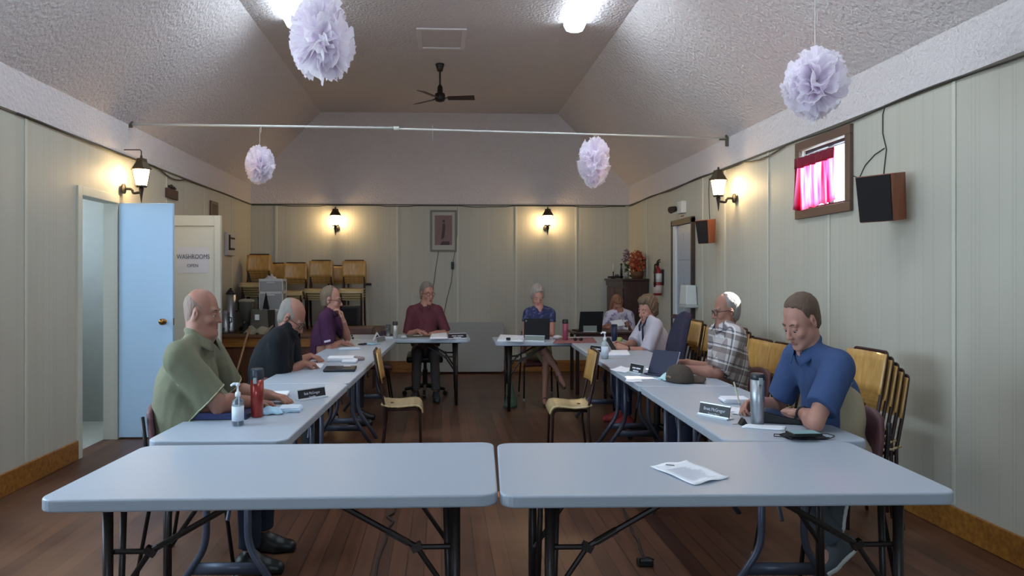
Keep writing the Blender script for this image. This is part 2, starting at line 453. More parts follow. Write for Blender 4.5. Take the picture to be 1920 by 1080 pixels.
# windows out of the picture that daylight comes through
for nm, kind, h in (('window_2', 'x', LW), ('window_3', 'y', RW)):
    a0, a1, z0, z1 = h
    mb = MB(); g = MB()
    n = 3
    def bx(m_, p, q, z, zz, d0, d1):
        if kind == 'x': m_.box2((XL - d1, p, z), (XL - d0, q, zz))
        else: m_.box2((p, YF - d1, z), (q, YF - d0, zz))
    for k in range(n + 1):
        c0 = a0 + (a1 - a0) * k / n
        bx(mb, max(a0, c0 - .03), min(a1, c0 + .03), z0, z1, .02, .1)
    bx(mb, a0, a1, z0, z0 + .05, .02, .1); bx(mb, a0, a1, z1 - .05, z1, .02, .1)
    bx(g, a0 + .02, a1 - .02, z0 + .04, z1 - .04, .055, .06)
    o = struct(nm, mb, M_trimw); g.build('pane', M_glass, o, world=False)

# ---- doors
M_door = mat('pale blue painted door', (184, 214, 242), rough=0.4, spec=.4)
M_door2 = mat('off white painted door', (206, 210, 204), rough=0.45)
M_brass = mat('worn brass', (150, 110, 60), rough=0.3, metal=1.0)
M_dark = mat('dark gap', (40, 36, 34), rough=.8)
# washrooms door standing open behind the front one
d = tag(thing('door_2', 'open white washrooms door with a sheet taped to it', None, (-2.83, 7.86, 0)), kind='structure')
Y2 = 7.86; x0 = XL + .005; x1 = at(414, 450, Y2).x; zt = at(370, 404, Y2).z
MB().box2((x0, Y2, .012), (x1, Y2 + .04, zt)).build('door_leaf', M_door2, d, bevel=.003)
fr = MB(); fw = .062
fr.box2((x1 - fw, Y2 - .016, .012), (x1, Y2, zt)); fr.box2((x0, Y2 - .016, zt - .11), (x1 - fw, Y2, zt)); fr.box2((x0, Y2 - .016, .012), (x1 - fw, Y2, .2))
fr.build('door_frame', M_door2, d, bevel=.004)
kn = MB(); kn.cyl((x1 - .035, Y2 - .016, 1.0), (x1 - .035, Y2 - .05, 1.0), .008); kn.cyl((x1 - .035, Y2 - .05, 1.0), (x1 - .12, Y2 - .05, 1.0), .007); kn.build('lever_handle', mat('dull steel', (150, 150, 150), rough=.35, metal=1), d)
M_paper = mat('white paper', (225, 228, 236), rough=0.8, var=.02)
p0 = at(333, 463, Y2 - .002); p1 = at(390, 512, Y2 - .002)
sg = thing('washroom_sign', 'handwritten washrooms sheet of paper taped to the white door', 'sign', (p0.x, Y2 - .002, p1.z))
MB().box2((p0.x, Y2 - .0025, p1.z), (p1.x, Y2 - .0005, p0.z)).build('sheet', mat('thin sign paper', (206, 210, 222), rough=.8), sg)
M_ink = mat('blue black marker ink', (70, 78, 100), rough=.7)
text_mesh('lettering', 'WASHROOMS', .066, M_ink, sg, ((p1.x - p0.x) / 2 + .005, -.0035, (p0.z - p1.z) * .62), Rx(PI / 2), sx=.80)
text_mesh('lettering', 'OPEN', .045, M_ink, sg, ((p1.x - p0.x) / 2, -.0035, (p0.z - p1.z) * .28), Rx(PI / 2), sx=1.0)
dc = MB(); dc.box2((XL - .005, DO[0] - .07, 0), (XL + .016, DO[0], DO[3] + .07)); dc.box2((XL - .005, DO[0], DO[3]), (XL + .016, DO[1] + .015, DO[3] + .07)); struct('trim_40', dc, M_trimw, bevel=.003)
# nearer door leaf
Y1 = 6.66
d = tag(thing('door_1', 'plain white door leaf standing open at the left with brass knob', None, (-2.83, Y1, 0)), kind='structure')
x1 = at(324, 600, Y1).x; zt = at(300, 381, Y1).z
MB().box2((XL + .005, Y1, .012), (x1, Y1 + .04, zt)).build('door_leaf', M_door, d, bevel=.003)
kp = at(307, 603, Y1)
kn = MB(); kn.lathe([(.026, 0), (.026, .006), (.01, .008), (.01, .03), (.024, .036), (.028, .05), (.02, .064), (.004, .068)], (0, 0, 0), 16)
for i, v in enumerate(kn.v): kn.v[i] = (kp.x + v[0], Y1 - v[2], kp.z + v[1])
kn.build('door_knob', M_brass, d, smooth=True)
MB().box2((x1 - .002, Y1 + .01, kp.z - .03), (x1 + .002, Y1 + .03, kp.z + .03)).build('latch_plate', M_brass, d)
# exit door on the right wall
ya, yb = 8.26, 8.93; zt = 2.03
d = tag(thing('door_3', 'grey panelled exit door with push bar in the right wall', None, (XR, (ya + yb) / 2, 0)), kind='structure')
M_dframe = mat('dark brown door frame', (58, 44, 36), rough=.5); M_dleaf = mat('pale grey door paint', (160, 168, 178), rough=.4)
f = MB(); f.box2((XR - .045, ya - .035, 0), (XR - .001, ya, zt + .06)); f.box2((XR - .045, yb, 0), (XR - .001, yb + .05, zt + .06)); f.box2((XR - .045, ya - .035, zt), (XR - .001, yb + .05, zt + .07)); f.build('door_frame', M_dframe, d, bevel=.004)
f = MB(); f.box2((XR - .035, yb - .10, 0), (XR - .001, yb, zt)); f.build('door_jamb', mat('white door jamb', (205, 210, 210), rough=.4), d)
f = MB(); f.box2((XR - .014, ya, .01), (XR - .001, yb - .10, zt)); f.build('door_leaf', M_dleaf, d)
f = MB(); yw = (yb - .10 - ya)
for zz0, zz1 in ((1.62, 1.93), (.98, 1.5), (.2, .82)):
    for q in (0, 1):
        a = ya + .06 + q * (yw / 2 - .02); bq = a + yw / 2 - .10
        f.box2((XR - .02, a, zz0), (XR - .014, bq, zz1))
f.build('door_panels', M_dleaf, d, bevel=.005)
f = MB(); f.box2((XR - .09, ya + .03, .93), (XR - .05, yb - .13, .98)); f.box2((XR - .05, ya + .03, .94), (XR - .014, ya + .08, .97)); f.box2((XR - .05, yb - .18, .94), (XR - .014, yb - .13, .97)); f.build('push_bar', mat('brown push bar', (110, 96, 84), rough=.35, metal=.6), d, bevel=.006)

# ceiling hatch
hc = MB(); hx0, hx1, hy0, hy1 = -.25, .25, 7.39, 8.05
for a, b in (((hx0, hy0), (hx1, hy0 + .05)), ((hx0, hy1 - .05), (hx1, hy1)), ((hx0, hy0 + .05), (hx0 + .05, hy1 - .05)), ((hx1 - .05, hy0 + .05), (hx1, hy1 - .05))):
    hc.box2((a[0], a[1], ZF - .014), (b[0], b[1], ZF))
struct('trim_%d' % k_, hc, mat('pale hatch moulding', (214, 206, 204), rough=.6), bevel=.004)
hp = MB(); hp.box2((hx0 + .09, hy0 + .09, ZF - .004), (hx1 - .09, hy1 - .09, ZF)); struct('trim_%d' % (k_ + 1), hp, M_stipple)
# ================================================================== LAMPS AND THINGS ON WALLS / CEILING
FL_STR = 15.0
M_tubeglow = emis('fluorescent diffuser glow', (226, 242, 255), FL_STR)
M_fixt = mat('white enamel fixture', (225, 228, 225), rough=.4)
def fixture(x, y0, y1, label):
    t = thing('ceiling_light', label, 'ceiling light', (x, (y0 + y1) / 2, ZF), group='fluorescent ceiling lights')
    b = MB(); b.box2((x - .085, y0, ZF - .03), (x + .085, y1, ZF)); b.build('housing', M_fixt, t, bevel=.004)
    p = [(-.1, -.03), (-.075, -.075), (-.03, -.09), (.03, -.09), (.075, -.075), (.1, -.03)]
    M = Matrix(((1, 0, 0, x), (0, 0, 1, 0), (0, 1, 0, ZF), (0, 0, 0, 1)))
    MB().prism(p, y0 + .012, y1 - .012, M).build('diffuser', M_tubeglow, t)
    q = [(-.105, 0), (-.105, -.03), (-.078, -.08), (-.03, -.096), (.03, -.096), (.078, -.08), (.105, -.03), (.105, 0)]
    e = MB(); e.prism(q, y0, y0 + .012, M); e.build('end_cap', M_fixt, t)
    e = MB(); e.prism(q, y1 - .012, y1, M); e.build('end_cap', M_fixt, t)
fixture(1.285, 5.9, 7.2, 'fluorescent ceiling light to the right of the ceiling hatch, its end in view')
fixture(-1.39, 5.9, 7.2, 'fluorescent ceiling light at the left, just behind the large paper pom pom')
fixture(1.285, 3.7, 5.0, 'added fluorescent ceiling light at right over the middle of right row')  # unseen middle pair, added to brighten the open door leaf
fixture(-1.39, 3.7, 5.0, 'added fluorescent ceiling light at left over the middle of left row')
fixture(1.285, 1.5, 2.8, 'fluorescent ceiling light at the right above the front tables')
fixture(-1.39, 1.5, 2.8, 'fluorescent ceiling light at the left above the front tables')

# ---- lantern sconces
M_cap = mat('bronze lantern metal', (78, 66, 48), rough=.45, metal=.5, var=.2)
M_lant = emis('lit lantern glass', (255, 216, 156), 55.0)
M_bracket = mat('black iron bracket', (40, 34, 30), rough=.5)
def sconce(p, ang, label, kind=0):
    """p = lantern centre; local +y points out of the wall"""
    t = thing('wall_sconce', label, 'wall lamp', p, ang, 'lantern wall lamps')
    s_ = 1.0
    c = MB(); c.lathe([(.088, .068), (.092, .075), (.075, .10), (.052, .135), (.046, .165), (.03, .168), (.012, .175), (.010, .195), (.002, .2)], seg=6, rot=Rz(PI / 6)); c.build('cap', M_cap, t, world=False)
    g = MB(); g.lathe([(.046, -.07), (.072, .066)], seg=6, rot=Rz(PI / 6)); g.build('lantern_glass', M_lant, t, world=False)
    f = MB()
    for k in range(6):
        w = PI / 6 + k * PI / 3
        f.cyl((.049 * math.cos(w), .049 * math.sin(w), -.075), (.076 * math.cos(w), .076 * math.sin(w), .07), .004, 5)
    f.lathe([(.05, -.085), (.052, -.07), (.03, -.068)], seg=6, rot=Rz(PI / 6)); f.build('cage', M_bracket, t, world=False)
    b = MB(); b.tube(bend([((0, -.145, -.10), 0), ((0, -.075, -.10), .03), ((0, -.075, -.14), .02), ((0, 0, -.13), .02), ((0, 0, -.08), 0)]), .012, 8)
    b.lathe([(.014, -.08), (.022, -.10), (.012, -.15), (.006, -.2), (.002, -.225)], seg=10); b.lathe([(.045, 0), (.045, .012), (.02, .02)], (0, -.158, -.10), 14, rot=Rx(-PI / 2)); b.build('bracket', M_bracket, t, world=False, smooth=False)
    if kind:
        h = MB(); h.tube(bend([((0, -.15, .245), 0), ((0, 0, .245), .02), ((0, 0, .195), 0)]), .005, 6); h.build('hanger', M_bracket, t, world=False)
    return t
for px, lab in ((629, 'lit lantern wall lamp left of the framed picture on back wall'), (1027, 'lit lantern wall lamp right of the framed picture on back wall')):
    q = at(px, 413, YB - .17); sconce(q, PI, lab)
q = atx(1347, 352, XR - .18); sconce(q, PI / 2, 'lit lantern wall lamp on right wall between exit door and window')
q = atx(265, 333, XL + .18); ls = sconce(q, -PI / 2, 'lit lantern wall lamp above the open white door at left', 1)

# ---- ceiling fan
fc = atz(825, 120, ZF)
t = thing('ceiling_fan', 'dark three-blade ceiling fan hanging from flat ceiling', 'ceiling fan', fc)
M_fan = mat('dark brown fan metal', (34, 26, 22), rough=.4, metal=.3); M_blade = mat('brown fan blade', (62, 44, 36), rough=.5, var=.1)
hubz = at(825, 184, fc.y).z
MB().lathe([(.002, 0), (.052, 0), (.05, -.015), (.036, -.06), (.03, -.085), (.012, -.09)], fc, 16).build('canopy', M_fan, t, smooth=True)
MB().cyl(fc + Vector((0, 0, -.08)), (fc.x, fc.y, hubz + .10), .011).build('downrod', M_fan, t)
MB().lathe([(.012, .16), (.03, .13), (.034, .06), (.058, .05), (.062, -.01), (.05, -.035), (.02, -.045), (.002, -.045)], (fc.x, fc.y, hubz), 18).build('motor', M_fan, t, smooth=True)
for k, w in enumerate((-.12, 2.35, 4.15)):
    d = Vector((math.cos(w), math.sin(w), 0)); s_ = Vector((-math.sin(w), math.cos(w), -.25)).normalized()
    R_ = .40
    pr_ = lambda u, v, d=d, s_=s_: Vector((fc.x, fc.y, hubz)) + d * (.09 + (R_ - .09) * u) + s_ * (v - .5) * (.085 + .02 * u)
    b = MB().slab(pr_, 6, 2, .006).build('blade', M_blade, t)
    MB().box(Vector((fc.x, fc.y, hubz)) + d * .075, (.07, .025, .008), Rz(w)).build('blade_iron', M_fan, t)

# ---- speakers
M_grille = mat('black speaker grille', (24, 20, 22), rough=.9); M_teak = wood('reddish speaker wood', (110, 58, 36), (150, 84, 52), axis='Z')
def speaker(p, h, w, dep, lab, yaw, tp=1.0):
    t = thing('wall_speaker', lab, 'speaker', p, yaw, 'wall speakers')
    rt = Rx(-.12)
    MB().box((0, 0, 0), (w, dep, h), rt, taper=tp).build('cabinet', M_teak, t, world=False, bevel=.004)
    MB().box(rt @ Vector((0, dep / 2 + .006, 0)), (w - .01, .014, h - .01), rt, taper=tp).build('grille', M_grille, t, world=False, bevel=.003)
    b = MB(); b.box((0, -dep / 2 - .03, -h * .25), (.05, .07, .05)); b.build('bracket', M_dark, t, world=False)
    return t
for px, py, h, w, dep, lab, yaw in ((1324, 434, .24, .125, .11, 'small teak wall speaker beside the exit door', PI / 2 + .62), (1653, 371, .285, .21, .14, 'larger teak wall speaker right of the curtained window', PI / 2 + .5)):
    q = atx(px, py, XR - .14); speaker(q, h, w, dep, lab, yaw, 1.25 if px < 1400 else 1.08)

# ---- curtain rod across the room with pom poms
M_rod = mat('white painted rod', (215, 215, 210), rough=.35)
ra = atx(244, 233, XL + .01); rm = at(742, 240, 7.05); rb = atx(1364, 259, XR - .01)
t = thing('hanging_rod', 'white telescopic rod spanning the hall from wall to wall', 'rod', (rm.x, rm.y, rm.z))
MB().cyl(ra, rm, .0105, 10).build('outer_tube', M_rod, t, smooth=True)
MB().cyl(rm + Vector((-.02, 0, -.006)), rb, .0085, 10).build('inner_tube', M_rod, t, smooth=True)
MB().cyl(rm + Vector((-.02, 0, -.003)), rm + Vector((.03, 0, -.003)), .018, 10).build('joint_collar', M_rod, t)
br = MB(); br.box2((XR - .03, rb.y - .012, rb.z - .08), (XR - .001, rb.y + .012, rb.z + .03)); br.box2((XR - .09, rb.y - .012, rb.z - .02), (XR - .02, rb.y + .012, rb.z - .008)); br.build('end_bracket', M_trimd, t)
br = MB(); br.box2((XL + .001, ra.y - .012, ra.z - .03), (XL + .03, ra.y + .012, ra.z + .03)); br.build('end_bracket', M_trimd, t)
M_tissue = None
def tissue_mat():
    m = bpy.data.materials.new('white tissue paper'); m.use_nodes = True
    nt = m.node_tree; nt.nodes.clear(); L = nt.links.new
    o = nt.nodes.new('ShaderNodeOutputMaterial'); d = nt.nodes.new('ShaderNodeBsdfDiffuse'); t = nt.nodes.new('ShaderNodeBsdfTranslucent')
    tc = nt.nodes.new('ShaderNodeTexCoord'); n = nt.nodes.new('ShaderNodeTexNoise'); n.inputs['Scale'].default_value = 20; L(tc.outputs['Object'], n.inputs[0])
    r = nt.nodes.new('ShaderNodeValToRGB'); r.color_ramp.elements[0].color = srgb(249, 244, 252); r.color_ramp.elements[1].color = srgb(254, 250, 254); L(n.outputs['Fac'], r.inputs[0])
    L(r.outputs[0], d.inputs[0]); L(r.outputs[0], t.inputs[0])
    x = nt.nodes.new('ShaderNodeMixShader'); x.inputs[0].default_value = .5; L(d.outputs[0], x.inputs[1]); L(t.outputs[0], x.inputs[2]); L(x.outputs[0], o.inputs[0])
    return m
M_tissue = tissue_mat()
M_string = mat('white string', (220, 218, 214), rough=.8)
def pom(c, rx, rz, top, label, seed, dirs=None, n=150):
    rnd = random.Random(seed)
    t = thing('paper_pom_pom', label, 'pom pom decoration', c, group='white tissue paper pom poms')
    mb = MB()
    for k in range(n):
        if dirs:
            b = rnd.choice(dirs); d = Vector(b) + Vector((rnd.gauss(0, .42), rnd.gauss(0, .5), rnd.gauss(0, .42)))
        else:
            d = Vector((rnd.gauss(0, 1), rnd.gauss(0, 1), rnd.gauss(0, 1)))
        d.normalize()
        a = d.cross(Vector((rnd.gauss(0, 1), rnd.gauss(0, 1), rnd.gauss(0, 1)))).normalized(); b2 = d.cross(a)
        Lk = rnd.uniform(.82, 1.04); Wd = rnd.uniform(.28, .50); cu = rnd.uniform(-.6, .6); ph = rnd.uniform(0, 6); fr = rnd.uniform(4, 8)
        def fn(u, v, d=d, a=a, b2=b2, Lk=Lk, Wd=Wd, cu=cu, ph=ph, fr=fr):
            r = .12 + (Lk - .12) * v
            w = (u - .5) * 2
            pl = .035 * math.sin(w * fr + ph) * v * 1.3
            q = d * (r * (1 - .10 * w * w)) + a * (w * Wd * (v ** .75)) + b2 * (cu * v * v * .6 + pl + .12 * w * w * v * (1 if cu > 0 else -1))
            q = q + d * (.03 * math.sin(w * 11 + ph) * (v ** 6))
            return (c[0] + q.x * rx, c[1] + q.y * rx * 1.1, c[2] + q.z * rz)
        mb.grid(fn, 7, 4)
    mb.build('tissue', M_tissue, t, smooth=False)
    s = MB(); s.tube([(c[0], c[1], c[2]), (c[0], c[1], top)], .0022, 5)
    if top < ZC: s.tube([(c[0], c[1], top), (c[0] + .012, c[1] - .01, top + .012), (c[0] + .02, c[1] - .01, top - .03)], .0025, 5)
    else: s.tube([(c[0], c[1], c[2] + rz * .9 + .2), (c[0] + .012, c[1], c[2] + rz + .17), (c[0] + .012, c[1], c[2] + rz + .12)], .0022, 5)
    s.build('string', M_string, t)
p = at(604, 74, 3.35); pom(p, .140, .185, ZF - .0, 'large white paper pom pom hanging at upper left before the ceiling light', 3)
p = at(1528, 157, 3.5); pom(p, .142, .168, ZC + .8, 'large white paper pom pom hanging at upper right before the right wall', 8)
yr = 7.04
p = at(487, 309, yr); pom(p, .135, .182, at(487, 240, yr).z, 'small white paper pom pom hanging from left part of the rod', 5, n=130)
p = at(1114, 303, yr); pom(p, .150, .235, at(1114, 253, yr).z, 'heart-shaped white paper pom pom hanging from right part of the rod', 6, dirs=[(-.55, 0, .35), (.6, 0, .35), (-.35, 0, -.3), (.35, 0, -.3), (0, -.4, -.75), (-.2, .3, 0), (.3, .3, 0)], n=150)
s = MB(); q = at(811, 238, yr); s.tube([q + Vector((0, 0, .02)), q + Vector((.002, 0, -.09)), q + Vector((.004, 0, -.13))], .002, 5)
tag(s.build('loose_string', M_string), 'short loose string hanging from middle of the rod', 'string')

# ---- small things on the back wall
c0 = at(831.5, 433, YB); w_ = (857 - 807) / FPX * YB; h_ = (472 - 394) / FPX * YB
t = thing('framed_picture', 'framed print of a standing figure on the back wall', 'picture', (c0.x, YB, c0.z))
fr = MB(); a, b = w_ / 2, h_ / 2; bw = .03
for q in (((-a, -.02, b - bw), (a, 0, b)), ((-a, -.02, -b), (a, 0, -b + bw)), ((-a, -.02, -b + bw), (-a + bw, 0, b - bw)), ((a - bw, -.02, -b + bw), (a, 0, b - bw))):
    fr.box2(q[0], q[1])
fr.build('frame', mat('grey picture frame', (112, 112, 104), rough=.5), t, world=False, bevel=.004)
MB().box2((-a + bw, -.010, -b + bw), (a - bw, -.003, b - bw)).build('mat_board', mat('cream mat board', (176, 172, 162), rough=.7), t, world=False)
pw, ph = a - .07, b - .08
MB().box2((-pw, -.013, -ph + .02), (pw, -.010, ph)).build('print', mat('dusty pink print', (128, 104, 102), rough=.7, var=.12, vscale=20), t, world=False)
fg = MB(); fg.prism([(-.05, -ph + .02), (.09, -ph + .02), (.09, -ph + .075), (-.02, -ph + .075)], .0132, .0142); fg.prism([(-.035, -.13), (.012, -.10), (.022, 0), (.03, .08), (.012, .12), (-.012, .1), (-.02, 0)], .0132, .0142); fg.lathe([(.001, .0132), (.022, .0132), (.022, .0142), (.001, .0142)], (.004, .145, 0), 12)
for i, v in enumerate(fg.v): fg.v[i] = (v[0], -v[2], v[1])
fg.build('figure', mat('dark print ink', (72, 62, 64), rough=.7), t, world=False)
M_wire = mat('grey wire', (70, 66, 60), rough=.7)
def wire(name, pts, label, r=.004, m=None, cat='cable', group=None):
    o = MB().tube(pts, r, 6).build(name, m or M_wire, smooth=True); return tag(o, label, cat, group)
yw = YB - .012
wire('power_cord', [at(822, 472, yw), at(818, 498, yw), at(814, 525, yw), at(811, 545, yw), at(808, 600, yw), at(806, 640, yw)], 'thin grey cord running down wall from the framed picture')
wire('power_cord', [at(858, 388, yw), at(857, 440, yw), at(852, 478, yw), at(849, 492, yw)], 'thin grey cord beside right edge of the framed picture', .0035)
wire('power_cord', [at(849, 503, yw), at(846, 530, yw), at(838, 560, yw), at(832, 590, yw), at(830, 640, yw)], 'thin grey cord below the black plug adaptor on back wall')
q = at(848.5, 498, YB); tag(MB().box((q.x, YB - .022, q.z), (.042, .044, .11)).build('plug_adaptor', mat('black plastic', (20, 20, 20), rough=.45), bevel=.006), 'small black plug adaptor on the back wall under the picture', 'adaptor')
hk = MB(); q = at(690, 533, YB); hk.box((q.x, YB - .012, q.z), (.1, .022, .035)); hk.box((q.x - .02, YB - .05, q.z), (.02, .06, .02)); hk.box((q.x + .03, YB - .05, q.z + .005), (.05, .06, .018))
tag(hk.build('wall_hook', mat('dark hook metal', (46, 40, 36), rough=.5), bevel=.004), 'small dark hook rail on the back wall beside the chair stacks', 'hook')
# sagging cable along the panel cap
wp = []
for px in range(472, 1178, 14): wp.append(at(px, 384.5 + 2.5 * ((px - 470) / 708) + (1.6 if (px // 60) % 3 == 0 else 0) + (2.5 * math.sin((px - 868) / 40 * PI) if 868 < px < 908 else 0), YB - .014))
wire('wall_cable', wp, 'grey cable tacked along the panel cap of the back wall', .006)
wp = []
for i in range(60):
    y = YB - .1 - i * .17
    if y < 3: break
    wp.append((XR - .014, y, ZP - .006 + .012 * math.sin(y * 3.3) - (.05 * math.sin((y - 5.95) / .9 * PI) if 5.95 < y < 6.85 else 0)))
wire('wall_cable', wp, 'grey cable drooping along the panel cap of the right wall', .007)
wp = []
for i in range(44):
    y = YB - .1 - i * .14
    if y < 4.9: break
    wp.append((XL + .014, y, ZP - .004 + .006 * math.sin(y * 2.7) - (.055 * math.sin((y - 7.55) / .8 * PI) if 7.55 < y < 8.35 else 0)))
wire('wall_cable', wp, 'grey cable drooping along the panel cap of the left wall', .007)
X_ = XR - .004
wire('speaker_cable', [atx(1660, 197, X_), atx(1655, 215, X_), atx(1655, 250, X_), atx(1662, 280, X_), atx(1659, 305, X_), atx(1656, 335, X_)], 'grey cable dropping down to the larger wall speaker')
wire('speaker_cable', [atx(1658, 278, X_), atx(1640, 290, X_), atx(1622, 310, X_), atx(1611, 334, X_), atx(1600, 330, X_), atx(1594, 322, X_)], 'grey cable looping between the window and larger wall speaker', .0035)
wire('speaker_cable', [atx(1330, 333, X_), atx(1329, 360, X_), atx(1330, 400, X_), atx(1331, 412, X_)], 'grey cable dropping down to the small wall speaker')
# left wall bits
q = atx(320, 364, XL); t = thing('wall_plaque', 'dark wooden plaque with small ornaments on the left wall', 'plaque', q)
MB().box((XL + .012, q.y, q.z), (.022, .33, .10)).build('board', mat('dark maroon board', (62, 40, 38), rough=.6), t, bevel=.004)
o = MB()
for dy, dz, s_ in ((-.1, .07, .018), (-.03, .075, .028), (.04, .07, .02), (.08, .065, .015)): o.sphere((XL + .02, q.y + dy, q.z + dz), s_, 8, 6, (.6, 1.4, .8))
o.build('ornament', mat('dark ornament', (44, 34, 30), rough=.6), t, smooth=True)
q = atx(400, 393, XL); t = thing('small_frame', 'small dark framed picture on left wall above washrooms door', 'picture', q)
MB().box((XL + .01, q.y, q.z), (.02, .30, .2)).build('frame', mat('brown small frame', (84, 62, 48), rough=.5), t, bevel=.003)
MB().box((XL + .0205, q.y, q.z), (.002, .22, .13)).build('print', mat('dark small print', (44, 38, 34), rough=.6), t)
q = atx(428, 458, XL); t = thing('paper_holder', 'white wall holder with dark clips on left wall near the corner', 'wall holder', q)
MB().box((XL + .02, q.y, q.z), (.04, .34, .30)).build('tray', mat('pale holder board', (176, 178, 178), rough=.5), t, bevel=.004)
o = MB(); o.box((XL + .045, q.y - .1, q.z + .02), (.02, .03, .2)); o.box((XL + .045, q.y + .02, q.z - .06), (.02, .2, .02)); o.box((XL + .045, q.y + .02, q.z + .08), (.02, .22, .02)); o.build('clip', M_dark, t)
# right wall bits
q = atx(1283, 389, XR); t = thing('emergency_light', 'white emergency light unit above the exit door', 'emergency light', q)
MB().box((XR - .03, q.y, q.z), (.06, .17, .14)).build('housing', mat('white plastic', (206, 206, 204), rough=.45), t, bevel=.008)
o = MB(); p_ = Vector((XR - .05, q.y + .18, q.z)); o.cyl(p_, p_ + Vector((-.07, -.05, -.02)), .034, 12, .042); o.cyl((XR - .03, q.y + .09, q.z), p_, .014, 8); o.build('lamp_head', mat('brown lamp head', (60, 46, 40), rough=.5), t)
q = atx(1280, 408, XR); t = thing('notice_label', 'small white notice with red print above the exit door', 'sign', q)
MB().box((XR - .003, q.y, q.z), (.004, .20, .085)).build('card', mat('white card', (205, 198, 190), rough=.6), t)
o = MB(); o.box((XR - .006, q.y, q.z + .018), (.002, .12, .014)); o.box((XR - .006, q.y, q.z - .018), (.002, .14, .012)); o.build('red_print', mat('faded red print', (160, 84, 70), rough=.7), t)
q = atx(1302, 553, XR); t = thing('towel_dispenser', 'white paper towel dispenser on right wall beside the exit door', 'dispenser', q)
MB().box((XR - .07, q.y, q.z), (.13, .24, .22), taper=.86).build('cover', mat('white dispenser plastic', (206, 210, 206), rough=.4), t, bevel=.012)
MB().box((XR - .07, q.y, q.z - .125), (.145, .26, .03)).build('lower_lip', mat('grey white plastic', (176, 178, 176), rough=.5), t, bevel=.006)
q = atx(1244, 526, XR); t = thing('fire_extinguisher', 'red fire extinguisher hung on right wall left of the exit door', 'fire extinguisher', (XR - .075, q.y, q.z))
M_red = mat('fire extinguisher red', (130, 30, 30), rough=.35)
MB().lathe([(.002, -.19), (.058, -.19), (.062, -.18), (.062, .10), (.05, .14), (.024, .165), (.022, .19)], seg=18, sx=.85).build('cylinder', M_red, t, world=False, smooth=True)
MB().lathe([(.0635, -.02), (.0635, .09)], seg=18, sx=.85).build('instruction_label', mat('pale label', (196, 196, 190), rough=.5), t, world=False, smooth=True)
MB().lathe([(.0635, -.16), (.0635, -.06)], seg=18, sx=.85).build('lower_label', mat('white label', (186, 170, 168), rough=.5), t, world=False, smooth=True)
o = MB(); o.cyl((0, 0, .19), (0, 0, .23), .018); o.box((0, -.04, .235), (.02, .11, .012)); o.box((0, -.04, .255), (.02, .1, .01), Rx(-.2)); o.build('valve', M_dark, t, world=False)
o = MB(); o.tube([(-.02, -.02, .21), (-.05, -.05, .2), (-.06, -.07, .1), (-.055, -.06, 0), (-.055, -.05, -.08)], .011, 8); o.build('hose', mat('black rubber', (22, 20, 20), rough=.6), t, world=False, smooth=True)
o = MB(); o.box((.065, 0, .04), (.02, .05, .2)); o.build('wall_bracket', M_dark, t, world=False)

# ================================================================== TABLES
M_table = mat('pale grey moulded table plastic', (165, 174, 186), rough=0.4, var=.02, vscale=3, bump=.05, bscale=260, spec=.5)
M_tleg = mat('blue grey table leg enamel', (78, 82, 98), rough=.4, metal=.3)
M_tlegd = mat('dark brown table leg enamel', (46, 38, 36), rough=.4, metal=.3)
def table(cx, cy, ang, length, width, label, leg=None, wish=True, Z=.74, skew=0.0):
    """local x along the length"""
    leg = leg or M_tleg
    t = thing('folding_table', label, 'table', (cx, cy, 0), ang, 'white folding tables')
    a, b, r = length / 2, width / 2, .055
    poly = []
    for sx, sy, w0 in ((1, 1, 0), (-1, 1, PI / 2), (-1, -1, PI), (1, -1, 3 * PI / 2)):
        for k in range(7):
            w = w0 + k * PI / 12; poly.append((sx * (a - r) + r * math.cos(w), sy * (b - r) + r * math.sin(w)))
    poly = [(x + skew * y, y) for x, y in poly]
    MB().prism(poly, Z - .040, Z).build('tabletop', M_table, t, world=False, bevel=.007, bseg=3, angle=60, smooth=False)
    rail = MB()
    for sy in (-1, 1): rail.box((0, sy * (b - .17), Z - .050), (length - .2, .02, .02))
    rail.build('side_rail', leg, t, world=False)
    ins = .15
    for sx in (-1, 1):
        x = sx * (a - ins)
        f = MB()
        if wish:
            hw = .115 * (width / .75); fo = .33 * (width / .75)
            for sy in (-1, 1):
                f.tube(bend([((x, sy * hw, Z - .046), 0), ((x, sy * hw, .25), .07), ((x, sy * fo, .0), 0)], 5), .0155, 10)
            f.box((x, 0, .155), (.014, (hw + (fo - hw) * .38) * 2, .05))
            f.cyl((x, -hw - .05, Z - .055), (x, hw + .05, Z - .055), .014, 8)
        else:
            hw = b - .11
            for sy in (-1, 1):
                f.tube([(x, sy * hw, Z - .046), (x, sy * hw, .0)], .0165, 10)
                f.tube([(x - sx * .03, sy * (hw - .05), Z - .046), (x - sx * .012, sy * (hw - .05), .12)], .011, 8)
            f.cyl((x, -hw, Z - .06), (x, hw, Z - .06), .014, 8); f.cyl((x, -hw, .12), (x, hw, .12), .013, 8)
        f.build('leg_frame', leg, t, world=False, smooth=True)
        j = Vector((x - sx * .125, 0, .535)); top = Vector((x - sx * .40, 0, Z - .05))
        for yy in ((0,) if wish else (-(b - .13), b - .13)):
            br = MB(); o = Vector((0, yy, 0))
            br.tube([top + o, j + o], .010, 8); br.tube([j + o, Vector((x, yy, .535))], .009, 8); br.tube([j + o, Vector((x - sx * .005, yy, .36))], .009, 8)
            br.box(j + o, (.036, .022, .024), Ry(-sx * .5)); br.box(j + o + (top - j).normalized() * .07, (.08, .018, .018), Ry(sx * math.atan2((top - j).z, abs((top - j).x))))
            if wish: br.cyl(Vector((x, -hw, .535)), Vector((x, hw, .535)), .009, 8)
            br.build('brace', leg, t, world=False)
    return t
def mid(*pts): 
    v = Vector((0, 0, 0))
    for p in pts: v += Vector(p)
    return v / len(pts)
